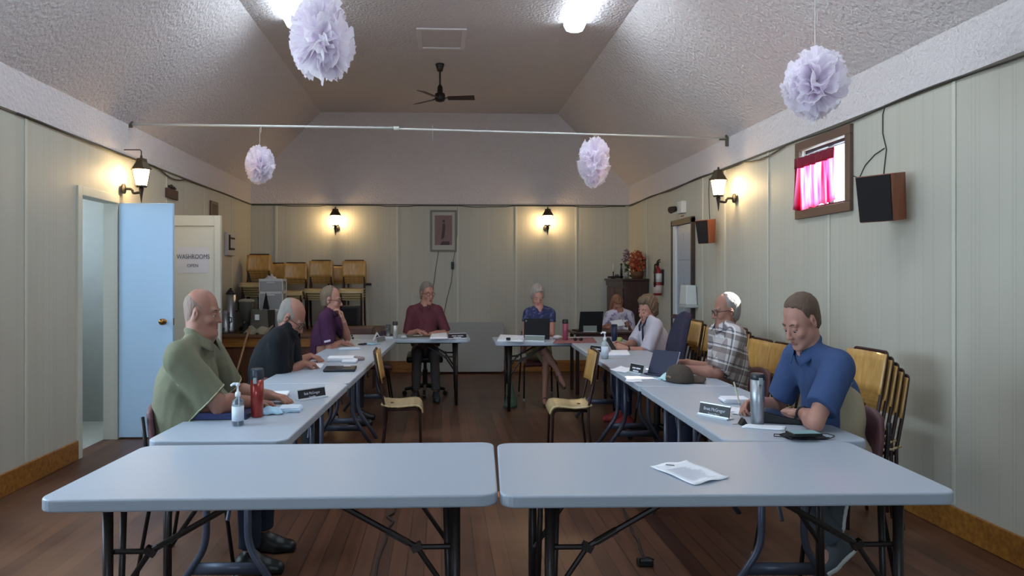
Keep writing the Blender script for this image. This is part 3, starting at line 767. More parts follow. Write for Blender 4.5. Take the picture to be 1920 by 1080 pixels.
# front pair: nearest the camera
table(-.507, 2.672, math.radians(.2), 1.40, .74, 'white folding table in the front row at the left, empty top', M_tlegd, False, skew=.055)
table(.90 + .022, 2.645, math.radians(-.9), 1.44, .74, 'white folding table in the front row at the right, one paper on it', M_tlegd, False, skew=.045)
# left row, three tables end to end
def row(inner0, inner1, width, side, labels):
    """inner edge from near to far point; tables lie on the outer side"""
    i0, i1 = Vector((*inner0, 0)), Vector((*inner1, 0)); d = (i1 - i0); Ln = d.length / 3; d.normalize()
    n = Vector((-d.y, d.x, 0)) * side
    for k in range(3):
        c = i0 + d * (Ln * (k + .5)) + n * width / 2
        table(c.x, c.y, math.atan2(d.y, d.x), Ln - .008, width, labels[k])
row((-.640, 3.10), (-.485, 8.09), .58, 1, ['white folding table of the left row nearest the camera', 'white folding table in the middle of the left row', 'white folding table at the far end of the left row'])
row((1.165, 3.02), (1.335, 7.68), .60, -1, ['white folding table of the right row nearest the camera', 'white folding table in the middle of the right row', 'white folding table at the far end of the right row'])
table(.314 - .70, 8.15 + .37, 0, 1.40, .72, 'white folding table crosswise at far left, before the maroon shirt', M_tlegd, False)
table(.555 + .72, 7.74 + .36, math.radians(-1), 1.42, .70, 'white folding table crosswise at far right, holding the black laptop', M_tlegd, False)
# folded table leaning on the back wall
t = thing('leaning_table', 'folded grey table standing on edge against the back wall', 'table', (.30, 10.98, 0))
tl = MB(); poly = []
for sx, sy, w0 in ((1, 1, 0), (-1, 1, PI / 2), (-1, -1, PI), (1, -1, 3 * PI / 2)):
    for k in range(6):
        w = w0 + k * PI / 10; poly.append((sx * (.62 - .05) + .05 * math.cos(w), sy * (.365 - .05) + .05 * math.sin(w)))
Mx = Matrix.Translation((.30, 11.04, .385)) @ Matrix.Rotation(PI / 2 - .14, 4, 'X')
tl.prism(poly, 0, .045, Mx)
tl.build('tabletop', mat('grey table back plastic', (150, 152, 148), rough=.5), t, bevel=.006)
fr = MB(); fr.prism([(-.5, -.28), (.5, -.28), (.5, -.25), (-.5, -.25)], -.03, 0, Mx); fr.prism([(-.5, .25), (.5, .25), (.5, .28), (-.5, .28)], -.03, 0, Mx); fr.build('folded_legs', M_tlegd, t)

# ================================================================== CHAIRS
M_ply = wood('honey plywood', (172, 128, 66), (198, 156, 92), axis='Z', rough=.35, coat=.25)
M_plyseat = wood('pale plywood seat', (176, 152, 106), (196, 174, 128), axis='X', rough=.3, coat=.3)
M_tubeb = mat('maroon brown tube', (54, 34, 32), rough=.4, metal=.2)
def make_school_chair(label, group):
    """faces +y; seat .45, back top .85"""
    t = thing('wooden_chair', label, 'chair', (0, 0, 0), 0, group)
    prof = [(-.185, .468), (-.12, .452), (-.03, .447), (.06, .456), (.12, .460), (.155, .452), (.178, .430), (.19, .400)]
    def seat(u, v):
        k = v * (len(prof) - 1); i = min(int(k), len(prof) - 2); f = k - i
        y = prof[i][0] * (1 - f) + prof[i + 1][0] * f; z = prof[i][1] * (1 - f) + prof[i + 1][1] * f
        return ((u - .5) * (.37 + .03 * v), y, z + .006 * (2 * u - 1) ** 2)
    s = MB().slab(seat, 8, 21, .012).build('seat', M_plyseat, t, world=False, smooth=True)
    MB().lathe([(.001, .0), (.016, 0), (.016, .0015), (.001, .0015)], (0, -.095, .4515), 12, sx=1.3).build('hand_hole', M_dark, s, world=False)
    def back(u, v):
        w = 2 * u - 1
        return ((u - .5) * .40, -.178 - .045 * v - .028 * (1 - w * w), .625 + .225 * v)
    MB().slab(back, 10, 5, .011).build('backrest', M_ply, t, world=False, smooth=True)
    for sx in (-1, 1):
        f = MB()
        f.tube(bend([((sx * .165, .17, 0), 0), ((sx * .165, .155, .432), .05), ((sx * .165, -.15, .425), .0)], 5), .0115, 8)
        f.build('front_leg', M_tubeb, t, world=False, smooth=True)
        f = MB()
        f.tube([(sx * .178, -.20, 0), (sx * .178, -.155, .30), (sx * .176, -.155, .45), (sx * .172, -.200, .63), (sx * .165, -.244, .845)], .0115, 8)
        f.build('rear_leg', M_tubeb, t, world=False, smooth=True)
    f = MB(); f.cyl((-.165, .05, .425), (.165, .05, .425), .009, 8); f.cyl((-.165, -.13, .425), (.165, -.13, .425), .009, 8); f.build('seat_bar', M_tubeb, t, world=False)
    f = MB(); f.tube(bend([((-.165, -.244, .840), 0), ((-.160, -.248, .858), .015), ((.160, -.248, .858), .015), ((.165, -.244, .840), 0)]), .0105, 8); f.build('top_rail', M_tubeb, t, world=False)
    return t
q = Vector((-.30, 5.76, 0))
ch0 = make_school_chair('empty wooden school chair inside the tables, facing right', 'loose school chairs')
ch0.location = q; ch0.rotation_euler = (0, 0, -PI / 2 + .03); ch0.scale = (1, SQ, 1)
dup(ch0, (.965, 5.66, 0), PI / 2 - .06, 'empty wooden school chair inside the tables, facing left', scale=(1, SQ, 1))
STACKDY, STACKDZ = .036, .033
def stack(x, y, ang, n, z0, name, group, scale):
    fw = Vector((-math.sin(ang), math.cos(ang), 0)); fw.x *= SQ
    order = ['bottom', 'second from bottom', 'third from bottom', 'fourth from bottom', 'fifth from bottom', 'sixth from bottom', 'seventh from bottom']
    for k in range(n):
        lab = ('topmost' if k == n - 1 else order[k]) + ' wooden chair of ' + name
        p = Vector((x, y, z0)) + fw * (STACKDY * (k - n / 2)) + Vector((0, 0, STACKDZ * k))
        dup(ch0, p, ang, lab, group, scale)
XS = 2.34
for y, n, nm in ((7.22, 5, 'the right-wall stack nearest the exit door'), (6.74, 4, 'the second right-wall stack from the exit door'), (6.19, 5, 'the right-wall stack just behind the plaid shirt'),
                 (5.79, 3, 'the right-wall stack under the window, farther side'), (5.40, 3, 'the right-wall stack under the window, nearer side'), (4.26, 5, 'the right-wall stack nearest the camera')):
    stack(XS, y, PI / 2, n, 0, nm, 'wooden chairs stacked along the right wall', (1, SQ, 1))

# stage / platform in the back left corner with stacks on it
PZ = .70
t = thing('stage_platform', 'low brown wooden stage in the back left corner', 'platform', (-1.86, 10.3, 0))
M_stage = wood('brown stage boards', (84, 54, 34), (112, 74, 46), axis='X')
M_stagef = wood('dark stage front', (76, 42, 26), (104, 62, 36), axis='Z')
MB().box2((XL + .03, 9.46, PZ - .04), (-.84, YB - .03, PZ)).build('deck', M_stage, t, bevel=.004)
MB().box2((XL + .04, 9.52, 0), (-.88, YB - .04, PZ - .04)).build('front_panel', M_stagef, t)
f = MB(); f.box2((XL + .03, 9.49, PZ - .16), (-.86, 9.52, PZ - .04)); f.build('fascia', M_orange, t)
f = MB(); f.box2((-1.35, 9.30, PZ + .0), (-.86, 9.75, PZ + .09))
tag(f.build('wooden_step', wood('dark red brown wood', (74, 46, 38), (96, 62, 50)), bevel=.006), 'flat dark brown wooden box on right end of the stage', 'box')
for px, n, y, z0, nm in ((480, 5, 10.45, PZ + .05, 'the stage stack by the left wall'), (509, 3, 10.85, PZ, 'the stage stack half hidden beside the left one'), (549, 3, 10.5, PZ, 'the stage stack above the drawer tower'), (598, 4, 10.5, PZ, 'the stage stack in the middle'),
                     (631, 2, 10.9, PZ, 'the stage stack half hidden left of the right one'), (661, 4, 10.45, PZ, 'the stage stack at the right end')):
    x = at(px, 520, y).x
    stack(x, y, PI, n, z0, nm, 'wooden chairs stacked on the stage', (SQ, 1, 1))
# low risers that carry those stacks
M_riser = mat('black carpeted riser', (34, 30, 30), rough=.9)
def slabbox(name, a, b, m, label, cat, bevel=.008, group=None):
    return tag(MB().box2(a, b).build(name, m, bevel=bevel), label, cat, group)
slabbox('stage_riser', (at(450, 560, 10.2).x, 10.15, PZ), (at(512, 560, 10.2).x, 10.80, PZ + .05), M_riser, 'flat black riser under the left chair stack on stage', 'riser')
# black loudspeaker box in front of the right stack
x0, x1 = at(640, 590, 9.9).x, at(673, 590, 9.9).x
t = thing('amplifier_box', 'black loudspeaker cabinet on the stage behind the purple shirt', 'speaker', ((x0 + x1) / 2, 10.0, PZ))
MB().box2((x0, 9.86, PZ), (x1, 10.12, PZ + .34)).build('cabinet', mat('black vinyl', (26, 27, 28), rough=.6), t, bevel=.012)
MB().box2((x0 + .02, 9.85, PZ + .03), (x1 - .02, 9.86, PZ + .31)).build('grille', M_grille, t)
# ================================================================== PEOPLE  (smooth implicit bodies, polygonised with surface nets)
def V3(*a): return np.array(a, dtype=float)
def nrm(v): v = np.asarray(v, float); return v / (np.linalg.norm(v) + 1e-12)

class SDF:
    """smooth union of rounded cones and ellipsoids in a local box grid"""
    def __init__(self): self.ops = []
    def cone(self, a, b, r1, r2, k=.02, op='add'):
        a, b = np.asarray(a, float), np.asarray(b, float); R = max(r1, r2)
        self.ops.append((op, 'c', (a, b, r1, r2), np.minimum(a, b) - R, np.maximum(a, b) + R, k)); return self
    def chain(self, pts, rs, k=.02, op='add'):
        for i in range(len(pts) - 1): self.cone(pts[i], pts[i + 1], rs[i], rs[i + 1], k, op)
        return self
    def ell(self, c, r, M=None, k=.02, op='add'):
        c = np.asarray(c, float); r = np.asarray(r, float); M = np.eye(3) if M is None else np.asarray(M, float); R = max(r)
        self.ops.append((op, 'e', (c, r, M), c - R, c + R, k)); return self
    def plane(self, p, n, lo, hi, k=.004):
        """cut away what lies on the side n points to, only inside the box lo..hi"""
        self.ops.append(('cut', 'p', (np.asarray(p, float), nrm(n)), np.asarray(lo, float), np.asarray(hi, float), k)); return self
    def bounds(self):
        lo = np.min([o[3] for o in self.ops if o[0] == 'add'], axis=0); hi = np.max([o[4] for o in self.ops if o[0] == 'add'], axis=0)
        return lo, hi
    def grid(self, h, lo=None, hi=None):
        l, u = self.bounds(); lo = l if lo is None else lo; hi = u if hi is None else hi
        lo = lo - 3 * h; n = np.ceil((hi + 3 * h - lo) / h).astype(int) + 1
        D = np.full(n, .2, dtype=np.float32)
        ax = [lo[i] + h * np.arange(n[i]) for i in range(3)]
        for op, kind, P, bl, bu, k in self.ops:
            m = k + 2.5 * h
            i0 = np.clip(np.floor((bl - m - lo) / h).astype(int), 0, n); i1 = np.clip(np.ceil((bu + m - lo) / h).astype(int) + 1, 0, n)
            if np.any(i1 <= i0): continue
            sl = tuple(slice(a, b) for a, b in zip(i0, i1))
            X = ax[0][sl[0]][:, None, None]; Y = ax[1][sl[1]][None, :, None]; Z = ax[2][sl[2]][None, None, :]
            if kind == 'c':
                a, b, r1, r2 = P; ba = b - a; L2 = float(ba @ ba) + 1e-12
                px, py, pz = X - a[0], Y - a[1], Z - a[2]
                t = np.clip((px * ba[0] + py * ba[1] + pz * ba[2]) / L2, 0, 1)
                d = np.sqrt((px - t * ba[0]) ** 2 + (py - t * ba[1]) ** 2 + (pz - t * ba[2]) ** 2) - (r1 + (r2 - r1) * t)
            elif kind == 'e':
                c, r, M = P
                px, py, pz = X - c[0], Y - c[1], Z - c[2]
                q = [(M[0][i] * px + M[1][i] * py + M[2][i] * pz) for i in range(3)]
                k0 = np.sqrt((q[0] / r[0]) ** 2 + (q[1] / r[1]) ** 2 + (q[2] / r[2]) ** 2) + 1e-9
                k1 = np.sqrt((q[0] / r[0] ** 2) ** 2 + (q[1] / r[1] ** 2) ** 2 + (q[2] / r[2] ** 2) ** 2) + 1e-9
                d = k0 * (k0 - 1) / k1
            else:
                p, nn = P; d = (X - p[0]) * nn[0] + (Y - p[1]) * nn[1] + (Z - p[2]) * nn[2]
            A = D[sl]
            if op == 'add':
                hh = np.maximum(k - np.abs(A - d), 0) / k; D[sl] = np.minimum(A, d) - hh * hh * k * .25
            else:
                e = -d if op == 'sub' else d
                hh = np.maximum(k - np.abs(A - e), 0) / k; D[sl] = np.maximum(A, e) + hh * hh * k * .25
        return D, lo, ax

def nets(D, lo, h):
    """surface nets: verts, quads"""
    S = D < 0
    nx, ny, nz = D.shape
    cnt = np.zeros((nx - 1, ny - 1, nz - 1), np.uint8)
    for i in (0, 1):
        for j in (0, 1):
            for k in (0, 1): cnt += S[i:nx - 1 + i, j:ny - 1 + j, k:nz - 1 + k]
    act = (cnt > 0) & (cnt < 8)
    I = np.argwhere(act)
    if len(I) == 0: return np.zeros((0, 3)), np.zeros((0, 4), int)
    idx = np.full(act.shape, -1, np.int64); idx[act] = np.arange(len(I))
    acc = np.zeros((len(I), 3)); num = np.zeros(len(I))
    cor = [(i, j, k) for i in (0, 1) for j in (0, 1) for k in (0, 1)]
    for a in range(8):
        for b in range(a + 1, 8):
            ca, cb = np.array(cor[a]), np.array(cor[b])
            if np.abs(ca - cb).sum() != 1: continue
            da = D[I[:, 0] + ca[0], I[:, 1] + ca[1], I[:, 2] + ca[2]]; db = D[I[:, 0] + cb[0], I[:, 1] + cb[1], I[:, 2] + cb[2]]
            m = (da < 0) != (db < 0)
            t = np.where(m, da / np.where(np.abs(da - db) < 1e-12, 1, da - db), 0)
            acc += np.where(m[:, None], ca + t[:, None] * (cb - ca), 0); num += m
    P = (I + acc / num[:, None]) * h + lo
    Q = []
    for axis in range(3):
        u, v = (axis + 1) % 3, (axis + 2) % 3
        sl0 = [slice(None)] * 3; sl1 = [slice(None)] * 3
        sl0[axis] = slice(0, D.shape[axis] - 1); sl1[axis] = slice(1, D.shape[axis])
        for w in (u, v):
            sl0[w] = slice(1, D.shape[w] - 1); sl1[w] = slice(1, D.shape[w] - 1)
        s0 = S[tuple(sl0)]; s1 = S[tuple(sl1)]
        E = np.argwhere(s0 != s1)
        if len(E) == 0: continue
        fl = s0[E[:, 0], E[:, 1], E[:, 2]]
        B = E.copy(); B[:, u] += 1; B[:, v] += 1
        def cell(du, dv):
            C = B.copy(); C[:, u] -= du; C[:, v] -= dv
            return idx[C[:, 0], C[:, 1], C[:, 2]]
        q = np.stack([cell(1, 1), cell(0, 1), cell(0, 0), cell(1, 0)], 1)
        q[~fl] = q[~fl][:, ::-1]
        Q.append(q)
    return P, np.concatenate(Q)

def mesh_np(name, P, Q, m, parent):
    me = bpy.data.meshes.new(name)
    me.vertices.add(len(P)); me.vertices.foreach_set('co', P.astype(np.float32).ravel())
    me.loops.add(4 * len(Q)); me.loops.foreach_set('vertex_index', Q.astype(np.int32).ravel())
    me.polygons.add(len(Q)); me.polygons.foreach_set('loop_start', np.arange(0, 4 * len(Q), 4, dtype=np.int32))
    me.polygons.foreach_set('use_smooth', np.ones(len(Q), bool))
    me.update(calc_edges=True); me.validate()
    me.materials.append(m)
    ob = bpy.data.objects.new(name, me); COL.objects.link(ob); ob.parent = parent
    return ob

def ik(a, b, l1, l2, pole):
    a, b, pole = map(lambda q: np.asarray(q, float), (a, b, pole))
    d = b - a; L = np.linalg.norm(d); mx = (l1 + l2) * .999
    if L > mx: b = a + d / L * mx; d = b - a; L = mx
    u = d / L; c = (l1 * l1 - l2 * l2 + L * L) / (2 * L); hgt = math.sqrt(max(l1 * l1 - c * c, 0))
    w = pole - u * (pole @ u); w = nrm(w)
    return a + u * c + w * hgt, b

def rot_axis(ax, an):
    return np.array(Matrix.Rotation(an, 3, Vector(ax)))

def hand(S, wrist, fwd, palm, side_sign, curl=.5, s=1.0, spread=.12, thumb=.6, k=.006, grip=None):
    """five fingers and a palm; palm = palm normal, side_sign +1 puts the thumb on +side"""
    f = nrm(fwd); n = nrm(np.asarray(palm, float) - f * (np.asarray(palm, float) @ f)); sd = np.cross(n, f) * side_sign
    w = np.asarray(wrist, float)
    kn = w + f * .088 * s
    # palm: fan of cones
    for q in (-.028, -.010, .010, .027):
        S.cone(w + sd * q * .55 * s, kn + sd * q * s - n * .002, .0155 * s, .0120 * s, .012)
    S.cone(w + sd * .012 * s + n * .006 * s, w + f * .045 * s + sd * .026 * s + n * .010 * s, .017 * s, .015 * s, .012)
    L = ((.044, .026, .020), (.048, .030, .022), (.044, .028, .021), (.034, .021, .018))
    for i, q in enumerate((.029, .010, -.010, -.028)):
        p = kn + sd * q * s; d = nrm(f + sd * q / .028 * spread); r = (.0088, .0090, .0085, .0076)[i] * s
        c = curl[i] if isinstance(curl, (list, tuple)) else curl
        axr = np.cross(d, n)
        pts = [p]; ang = 0; rs = [r * 1.12]
        for j, l in enumerate(L[i]):
            ang += c * (.75, .95, .6)[j]
            dd = d * math.cos(ang) + n * math.sin(ang)
            pts.append(pts[-1] + dd * l * s); rs.append(r * (1.0, .92, .8)[j])
        S.chain(pts, rs, k)
    p0 = w + f * .025 * s + sd * .026 * s + n * .004 * s
    d1 = nrm(f * .75 + sd * .7 * (1.1 - thumb * .5) + n * .35 * thumb); p1 = p0 + d1 * .042 * s
    d2 = nrm(f * .95 + sd * .25 * (1 - thumb) + n * .45 * thumb); p2 = p1 + d2 * .030 * s
    d3 = nrm(f * .95 - sd * .25 * thumb + n * .3 * thumb); p3 = p2 + d3 * .024 * s
    S.chain([p0, p1, p2, p3], [.0145 * s, .0115 * s, .0098 * s, .0082 * s], .008)
    return kn

M_eye = mat('eye white', (214, 208, 202), rough=.2)
M_iris = mat('dark iris', (46, 36, 30), rough=.2)
M_glasses = mat('dark spectacle frame', (38, 32, 32), rough=.4, metal=.4)
HAIRM = {}
def skin_mat(name, col, red):
    m = mat(name, col, rough=.5, var=.05, vscale=14, bump=.06, bscale=180, spec=.4)
    b = m.node_tree.nodes['Principled BSDF']
    setin(b, 'Subsurface Weight', .08); setin(b, 'Subsurface Scale', .02)
    return m

def person(label, hip, yaw, P):
    """hip = (x, y) world of the hip centre; yaw = facing angle (0 = +X); P = pose and look"""
    s = P.get('s', 1.0); h = P.get('vox', .008); sq = P.get('sq', SQ)
    fwd = np.array((math.cos(yaw), math.sin(yaw), 0)); rgt = np.array((math.sin(yaw), -math.cos(yaw), 0)); up = V3(0, 0, 1)
    B = np.stack([rgt, fwd, up], 1)                      # local -> world (before the narrowing)
    root = thing('person', label, 'person', (hip[0], hip[1], 0), 0)
    def toloc(w):                                        # world point -> person's local frame
        d = np.array((( w[0] - hip[0]) / sq, w[1] - hip[1], w[2])); return np.array((d @ rgt, d @ fwd, d[2]))
    def toworld(Pl):
        W = Pl @ B.T; W[:, 0] *= sq; return W
    g = P.get('girth', 1.0); lean = P.get('lean', .15); up2 = P.get('upper', lean + .18); hz = P.get('hz', .55)
    side = P.get('side', 0.0)
    pel = V3(0, 0, hz)
    def dirv(a): return nrm(V3(math.sin(side), math.sin(a) * 1.0, math.cos(a)))
    t1 = dirv(lean); t2 = dirv(up2)
    ch = pel + t1 * .26 * s; sh = ch + t2 * .235 * s; nb = sh + t2 * .055 * s + V3(0, .01, 0)
    turn = P.get('turn', 0.0)
    sr = nrm(V3(math.cos(turn), math.sin(turn), 0))
    fch = np.cross(t2, sr); fch = nrm(-fch if fch[1] < 0 else fch)
    hy, hp, hr = P.get('hyaw', 0.0), P.get('hpitch', .2), P.get('hroll', 0.0)     # head yaw (left +), pitch down +, roll
    RH = np.array(Euler((-hp, 0, 0)).to_matrix()); RH = rot_axis((0, 0, 1), hy) @ RH @ rot_axis((0, 1, 0), hr)
    hs = P.get('hs', 1.0) * s
    hc = nb + V3(0, .035 * math.sin(up2) + .012 + .05 * math.sin(hp), .150 * s - .02 * (hp > .4))
    if 'head_at' in P:
        hc = toloc(P['head_at'])
    H = lambda x, y, z: hc + RH @ (V3(x, y, z) * hs)
    shw = P.get('shw', .180) * s
    drop = P.get('drop', .035)
    SR, SL = sh + sr * shw - t2 * drop, sh - sr * shw - t2 * drop
    arms = {}
    for nm, S0, sg in (('R', SR, 1), ('L', SL, -1)):
        tgt = toloc(P['hand' + nm]['at']); hd = P['hand' + nm]
        if 'elbow' in hd:
            pole = toloc(hd['elbow']) - S0
        else: pole = V3(sg * .5, -.25, -1.0)
        f = np.array(hd.get('fwd', (0, 1, -.1)), float)
        if hd.get('world', True) and 'fwd' in hd: f = B.T @ f
        f = nrm(f)
        E, W = ik(S0, tgt - f * .08 * s, .285 * s, .25 * s, pole)
        arms[nm] = (S0, E, W, f, hd)
    # ---------------- skin body
    S = SDF()
    fl = P.get('face', 1.0)
    S.ell(H(0, -.014, .036), V3(.0755, .097, .087) * hs, RH, .02)
    S.ell(H(0, .028, -.030), V3(.058, .066, .086) * hs, RH, .03)
    jw = P.get('jaw', 1.0)
    S.cone(H(-.046 * jw, .002, -.052), H(-.018, .066, -.094), .022 * hs * jw, .016 * hs, .02)
    S.cone(H(.046 * jw, .002, -.052), H(.018, .066, -.094), .022 * hs * jw, .016 * hs, .02)
    S.ell(H(0, .076, -.098), V3(.018, .016, .014) * hs, RH, .018)
    S.cone(H(-.040, .076, .022), H(.040, .076, .022), .011 * hs, .011 * hs, .014)
    for q in (-1, 1):
        S.ell(H(q * .031, .103, .002), V3(.016, .012, .011) * hs, RH, .010, 'sub')
        S.ell(H(q * .040, .062, -.028), V3(.020, .022, .020) * hs, RH, .016)
    S.cone(H(0, .088, .012), H(0, .112, -.030), .0075 * hs, .0115 * hs, .010)
    for q in (-1, 1): S.ell(H(q * .011, .100, -.034), V3(.008, .010, .007) * hs, RH, .006)
    S.cone(H(-.014, .0885, -.0585), H(.014, .0885, -.0585), .006 * hs, .006 * hs, .008)
    S.cone(H(-.012, .086, -.070), H(.012, .086, -.070), .0065 * hs, .0065 * hs, .008)
    S.cone(H(-.020, .0955, -.0645), H(.020, .0955, -.0645), .0022 * hs, .0022 * hs, .004, 'sub')
    for q in (-1, 1):
        Me = RH @ rot_axis((0, 0, 1), q * -.35) @ rot_axis((1, 0, 0), -.15)
        S.ell(H(q * .077, -.012, -.004), V3(.009, .018, .031) * hs, Me, .006)
        S.ell(H(q * .084, -.006, -.002), V3(.005, .009, .016) * hs, Me, .004, 'sub')
    if P.get('jowl'): S.ell(H(0, .045, -.105), V3(.05, .05, .03) * hs, RH, .03)
    nk = P.get('neck', .056) * s
    S.cone(H(0, -.022, -.05), nb - t2 * .03, nk, nk * 1.12, .03)
    S.cone(nb - t2 * .005, sh - sr * .10 - t2 * .01, nk * .75, .045 * s, .03); S.cone(nb - t2 * .005, sh + sr * .10 - t2 * .01, nk * .75, .045 * s, .03)
    Mt = np.stack([sr, fch, t2], 1); Mp = np.stack([V3(1, 0, 0), nrm(np.cross(V3(1, 0, 0), -t1)) * -1, t1], 1)
    be = P.get('belly', 0.0)
    def torso(S, e, kk=.05):
        S.ell(pel + V3(0, .0, .0), V3(.172 * g + e, .125 * g + e, .125 + e) * s, None, kk)
        S.ell(pel + t1 * .16 * s + V3(0, .02 + be * .5, 0), V3(.150 * g + e, .112 * g + be + e, .16 + e) * s, Mp, kk)
        S.ell(ch + t2 * .03 * s, V3(.158 * g ** .6 + e, .112 * g ** .7 + e + be * .25, .20 + e) * s, Mt, kk)
        S.cone(SL + sr * .03, SR - sr * .03, .058 * s + e, .058 * s + e, .045)
        if P.get('bust'): 
            for q in (-1, 1): S.ell(ch + sr * q * .07 + fch * .085 + t2 * .0, V3(.062, .06, .062) * s, Mt, .04)
    torso(S, -.012)
    ar = P.get('arm', 1.0) * s
    for nm in arms:
        S0, E, W, f, hd = arms[nm]
        m1 = S0 + (E - S0) * .45
        S.chain([S0, m1, E], [.050 * ar, .046 * ar, .038 * ar], .02)
        m2 = E + (W - E) * .3
        S.chain([E, m2, W], [.038 * ar, .041 * ar, .025 * ar], .015)
        pn = np.array(hd.get('palm', (0, 0, -1)), float)
        if 'palm' in hd: pn = B.T @ pn
        # thumb points towards the body's middle when the palm is down
        hand(S, W, f, pn, 1 if nm == 'R' else -1, hd.get('curl', .5), 1.0 * s, hd.get('spread', .1), hd.get('thumb', .6))
    # legs
    legs = P.get('legs')
    if legs is None: legs = {'R': ((.13, .42, hz - .03), (.14, .42, .09), (.02, 1, 0)), 'L': ((-.13, .42, hz - .03), (-.14, .42, .09), (-.02, 1, 0))}
    LG = {}
    for nm, sg in (('R', 1), ('L', -1)):
        K, A, ft = [np.array(q, float) for q in legs[nm]]
        hj = pel + V3(sg * .09, .02, -.015); ft = nrm(ft)
        LG[nm] = (hj, K, A, ft)
        S.chain([hj, K], [.072 * s, .050 * s], .03); S.chain([K, K + (A - K) * .35, A], [.050 * s, .048 * s, .031 * s], .02)
        toe = A + ft * .14 + V3(0, 0, -.05); S.chain([A + V3(0, 0, -.02) - ft * .03, A + ft * .07 + V3(0, 0, -.042), toe], [.032, .030, .022], .02)
    D, lo, ax = S.grid(h)
    Pv, Q = nets(D, lo, h)
    skm = P['skin']
    mesh_np('body', toworld(Pv), Q, skm, root)
    # ---------------- shirt
    def wrinkle(D, ax, amp, seed=0):
        X = ax[0][:, None, None]; Y = ax[1][None, :, None]; Z = ax[2][None, None, :]
        w = np.sin(34 * Z + 13 * Y + 9 * np.sin(11 * X + seed)) * .5 + np.sin(55 * X - 27 * Z + 6 * np.sin(17 * Y)) * .35 + np.sin(21 * (Y + Z) + 40 * X * 0 + seed) * .4
        return D + (amp * w).astype(np.float32)
    sleeve = P.get('sleeve', .78); e = P.get('loose', .012)
    T = SDF(); torso(T, e * .6)
    T.cone(nb - t2 * .015, sh - sr * .12, nk * .75 + .012, .055 * s, .03); T.cone(nb - t2 * .015, sh + sr * .12, nk * .75 + .012, .055 * s, .03)
    T.cone(nb + t2 * .012 - fch * .004, nb - t2 * .05, nk + .006, nk + .02, .02)
    cuts = []
    for nm in arms:
        S0, E, W, f, hd = arms[nm]
        if sleeve <= 1:
            Ee = S0 + (E - S0) * sleeve; d = nrm(E - S0)
            T.cone(S0 - d * .0, Ee + d * .05, (.058 * ar + e), (.050 * ar + e * 1.4), .035)
            cuts.append((Ee, d, .12))
        else:
            T.cone(S0, E, .054 * ar + e, .046 * ar + e, .03)
            We = E + (W - E) * (sleeve - 1); d = nrm(W - E)
            T.cone(E, We + d * .05, .046 * ar + e, .036 * ar + e, .02)
            cuts.append((We, d, .09))
    for c, d, r in cuts: T.plane(c, d, c - r, c + r)
    hem = P.get('hem', -.10)
    # neckline: hole around the neck, open front wedge
    T.plane(nb + t2 * (.018) + fch * .0, nrm(t2 * 1.0 + fch * P.get('nslope', .55)), nb - .13, nb + .16)
    vd = P.get('vneck', .05)
    T.cone(nb + fch * (nk + .03) + t2 * .03, nb + fch * (nk + .045) - t2 * vd, .030 if vd < .1 else .05, .004, .01, 'sub')
    Ds, los, axs = T.grid(h)
    Zs = axs[2][None, None, :]; Ys = axs[1][None, :, None]
    Ds = np.maximum(Ds, (pel[2] + hem - Zs - .15 * np.maximum(Ys, 0)).astype(np.float32))
    Ds = wrinkle(Ds, axs, P.get('wr', .0022), P.get('seed', 0))
    Pv, Q = nets(Ds, los, h)
    shm = P['shirt']
    shirt = mesh_np('shirt', toworld(Pv), Q, shm, root)
    for pname, pm, fn in P.get('patches', ()):
        X = axs[0][:, None, None]; Y = axs[1][None, :, None]; Z = axs[2][None, None, :]
        Dp = np.maximum(Ds - .003, fn(X, Y, Z, dict(pel=pel, ch=ch, sh=sh, t1=t1, t2=t2, arms=arms, nb=nb)).astype(np.float32))
        Pp, Qp = nets(Dp, los, h)
        if len(Pp): mesh_np(pname, toworld(Pp), Qp, pm, shirt)
    # collar
    if P.get('collar', True):
        cb = MB(); n_ = 22; a0 = .50
        ring = []
        for i in range(n_ + 1):
            w = a0 + (2 * PI - 2 * a0) * i / n_ + PI / 2
            ring.append(w)
        def col(u, v):
            w = a0 + (2 * PI - 2 * a0) * u + PI / 2
            fr_ = .5 + .5 * math.cos(w - PI / 2)                 # 1 at the front
            r = nk + .006 + .018 * v + .020 * fr_ * v
            z = .030 - .052 * fr_ + (.020 - .036 * v - .014 * v * fr_)
            p = nb + sr * r * math.cos(w) + fch * (r * 1.08 * math.sin(w) + .006) + t2 * z
            q = toworld(p[None, :])[0]
            return tuple(q)
        cb.slab(col, n_, 3, .003)
        cb.build('collar', P.get('collar_m', shm), root, world=False, smooth=True)
    # ---------------- trousers / skirt
    if P.get('pants') is not None:
        T = SDF(); T.ell(pel + V3(0, 0, -.02), V3(.178 * g, .135 * g, .12) * s, None, .04)
        ln = P.get('pantlen', 1.92)
        for nm in LG:
            hj, K, A, ft = LG[nm]
            if ln > 1:
                T.chain([hj, K], [.090 * s * g ** .5, .066 * s], .04)
                Ae = K + (A - K) * (ln - 1); T.chain([K, Ae], [.066 * s, .058 * s], .03)
                T.plane(Ae, nrm(A - K), Ae - .1, Ae + .1)
            else:
                Ke = hj + (K - hj) * ln; T.chain([hj, Ke + nrm(K - hj) * .05], [.092 * s, .082 * s], .05); T.plane(Ke, nrm(K - hj), Ke - .16, Ke + .16)
        Dt, lot, axt = T.grid(max(h, .008)); Dt = wrinkle(Dt, axt, .0025, 3)
        Pp, Qp = nets(Dt, lot, max(h, .008)); mesh_np(P.get('pants_name', 'trousers'), toworld(Pp), Qp, P['pants'], root)
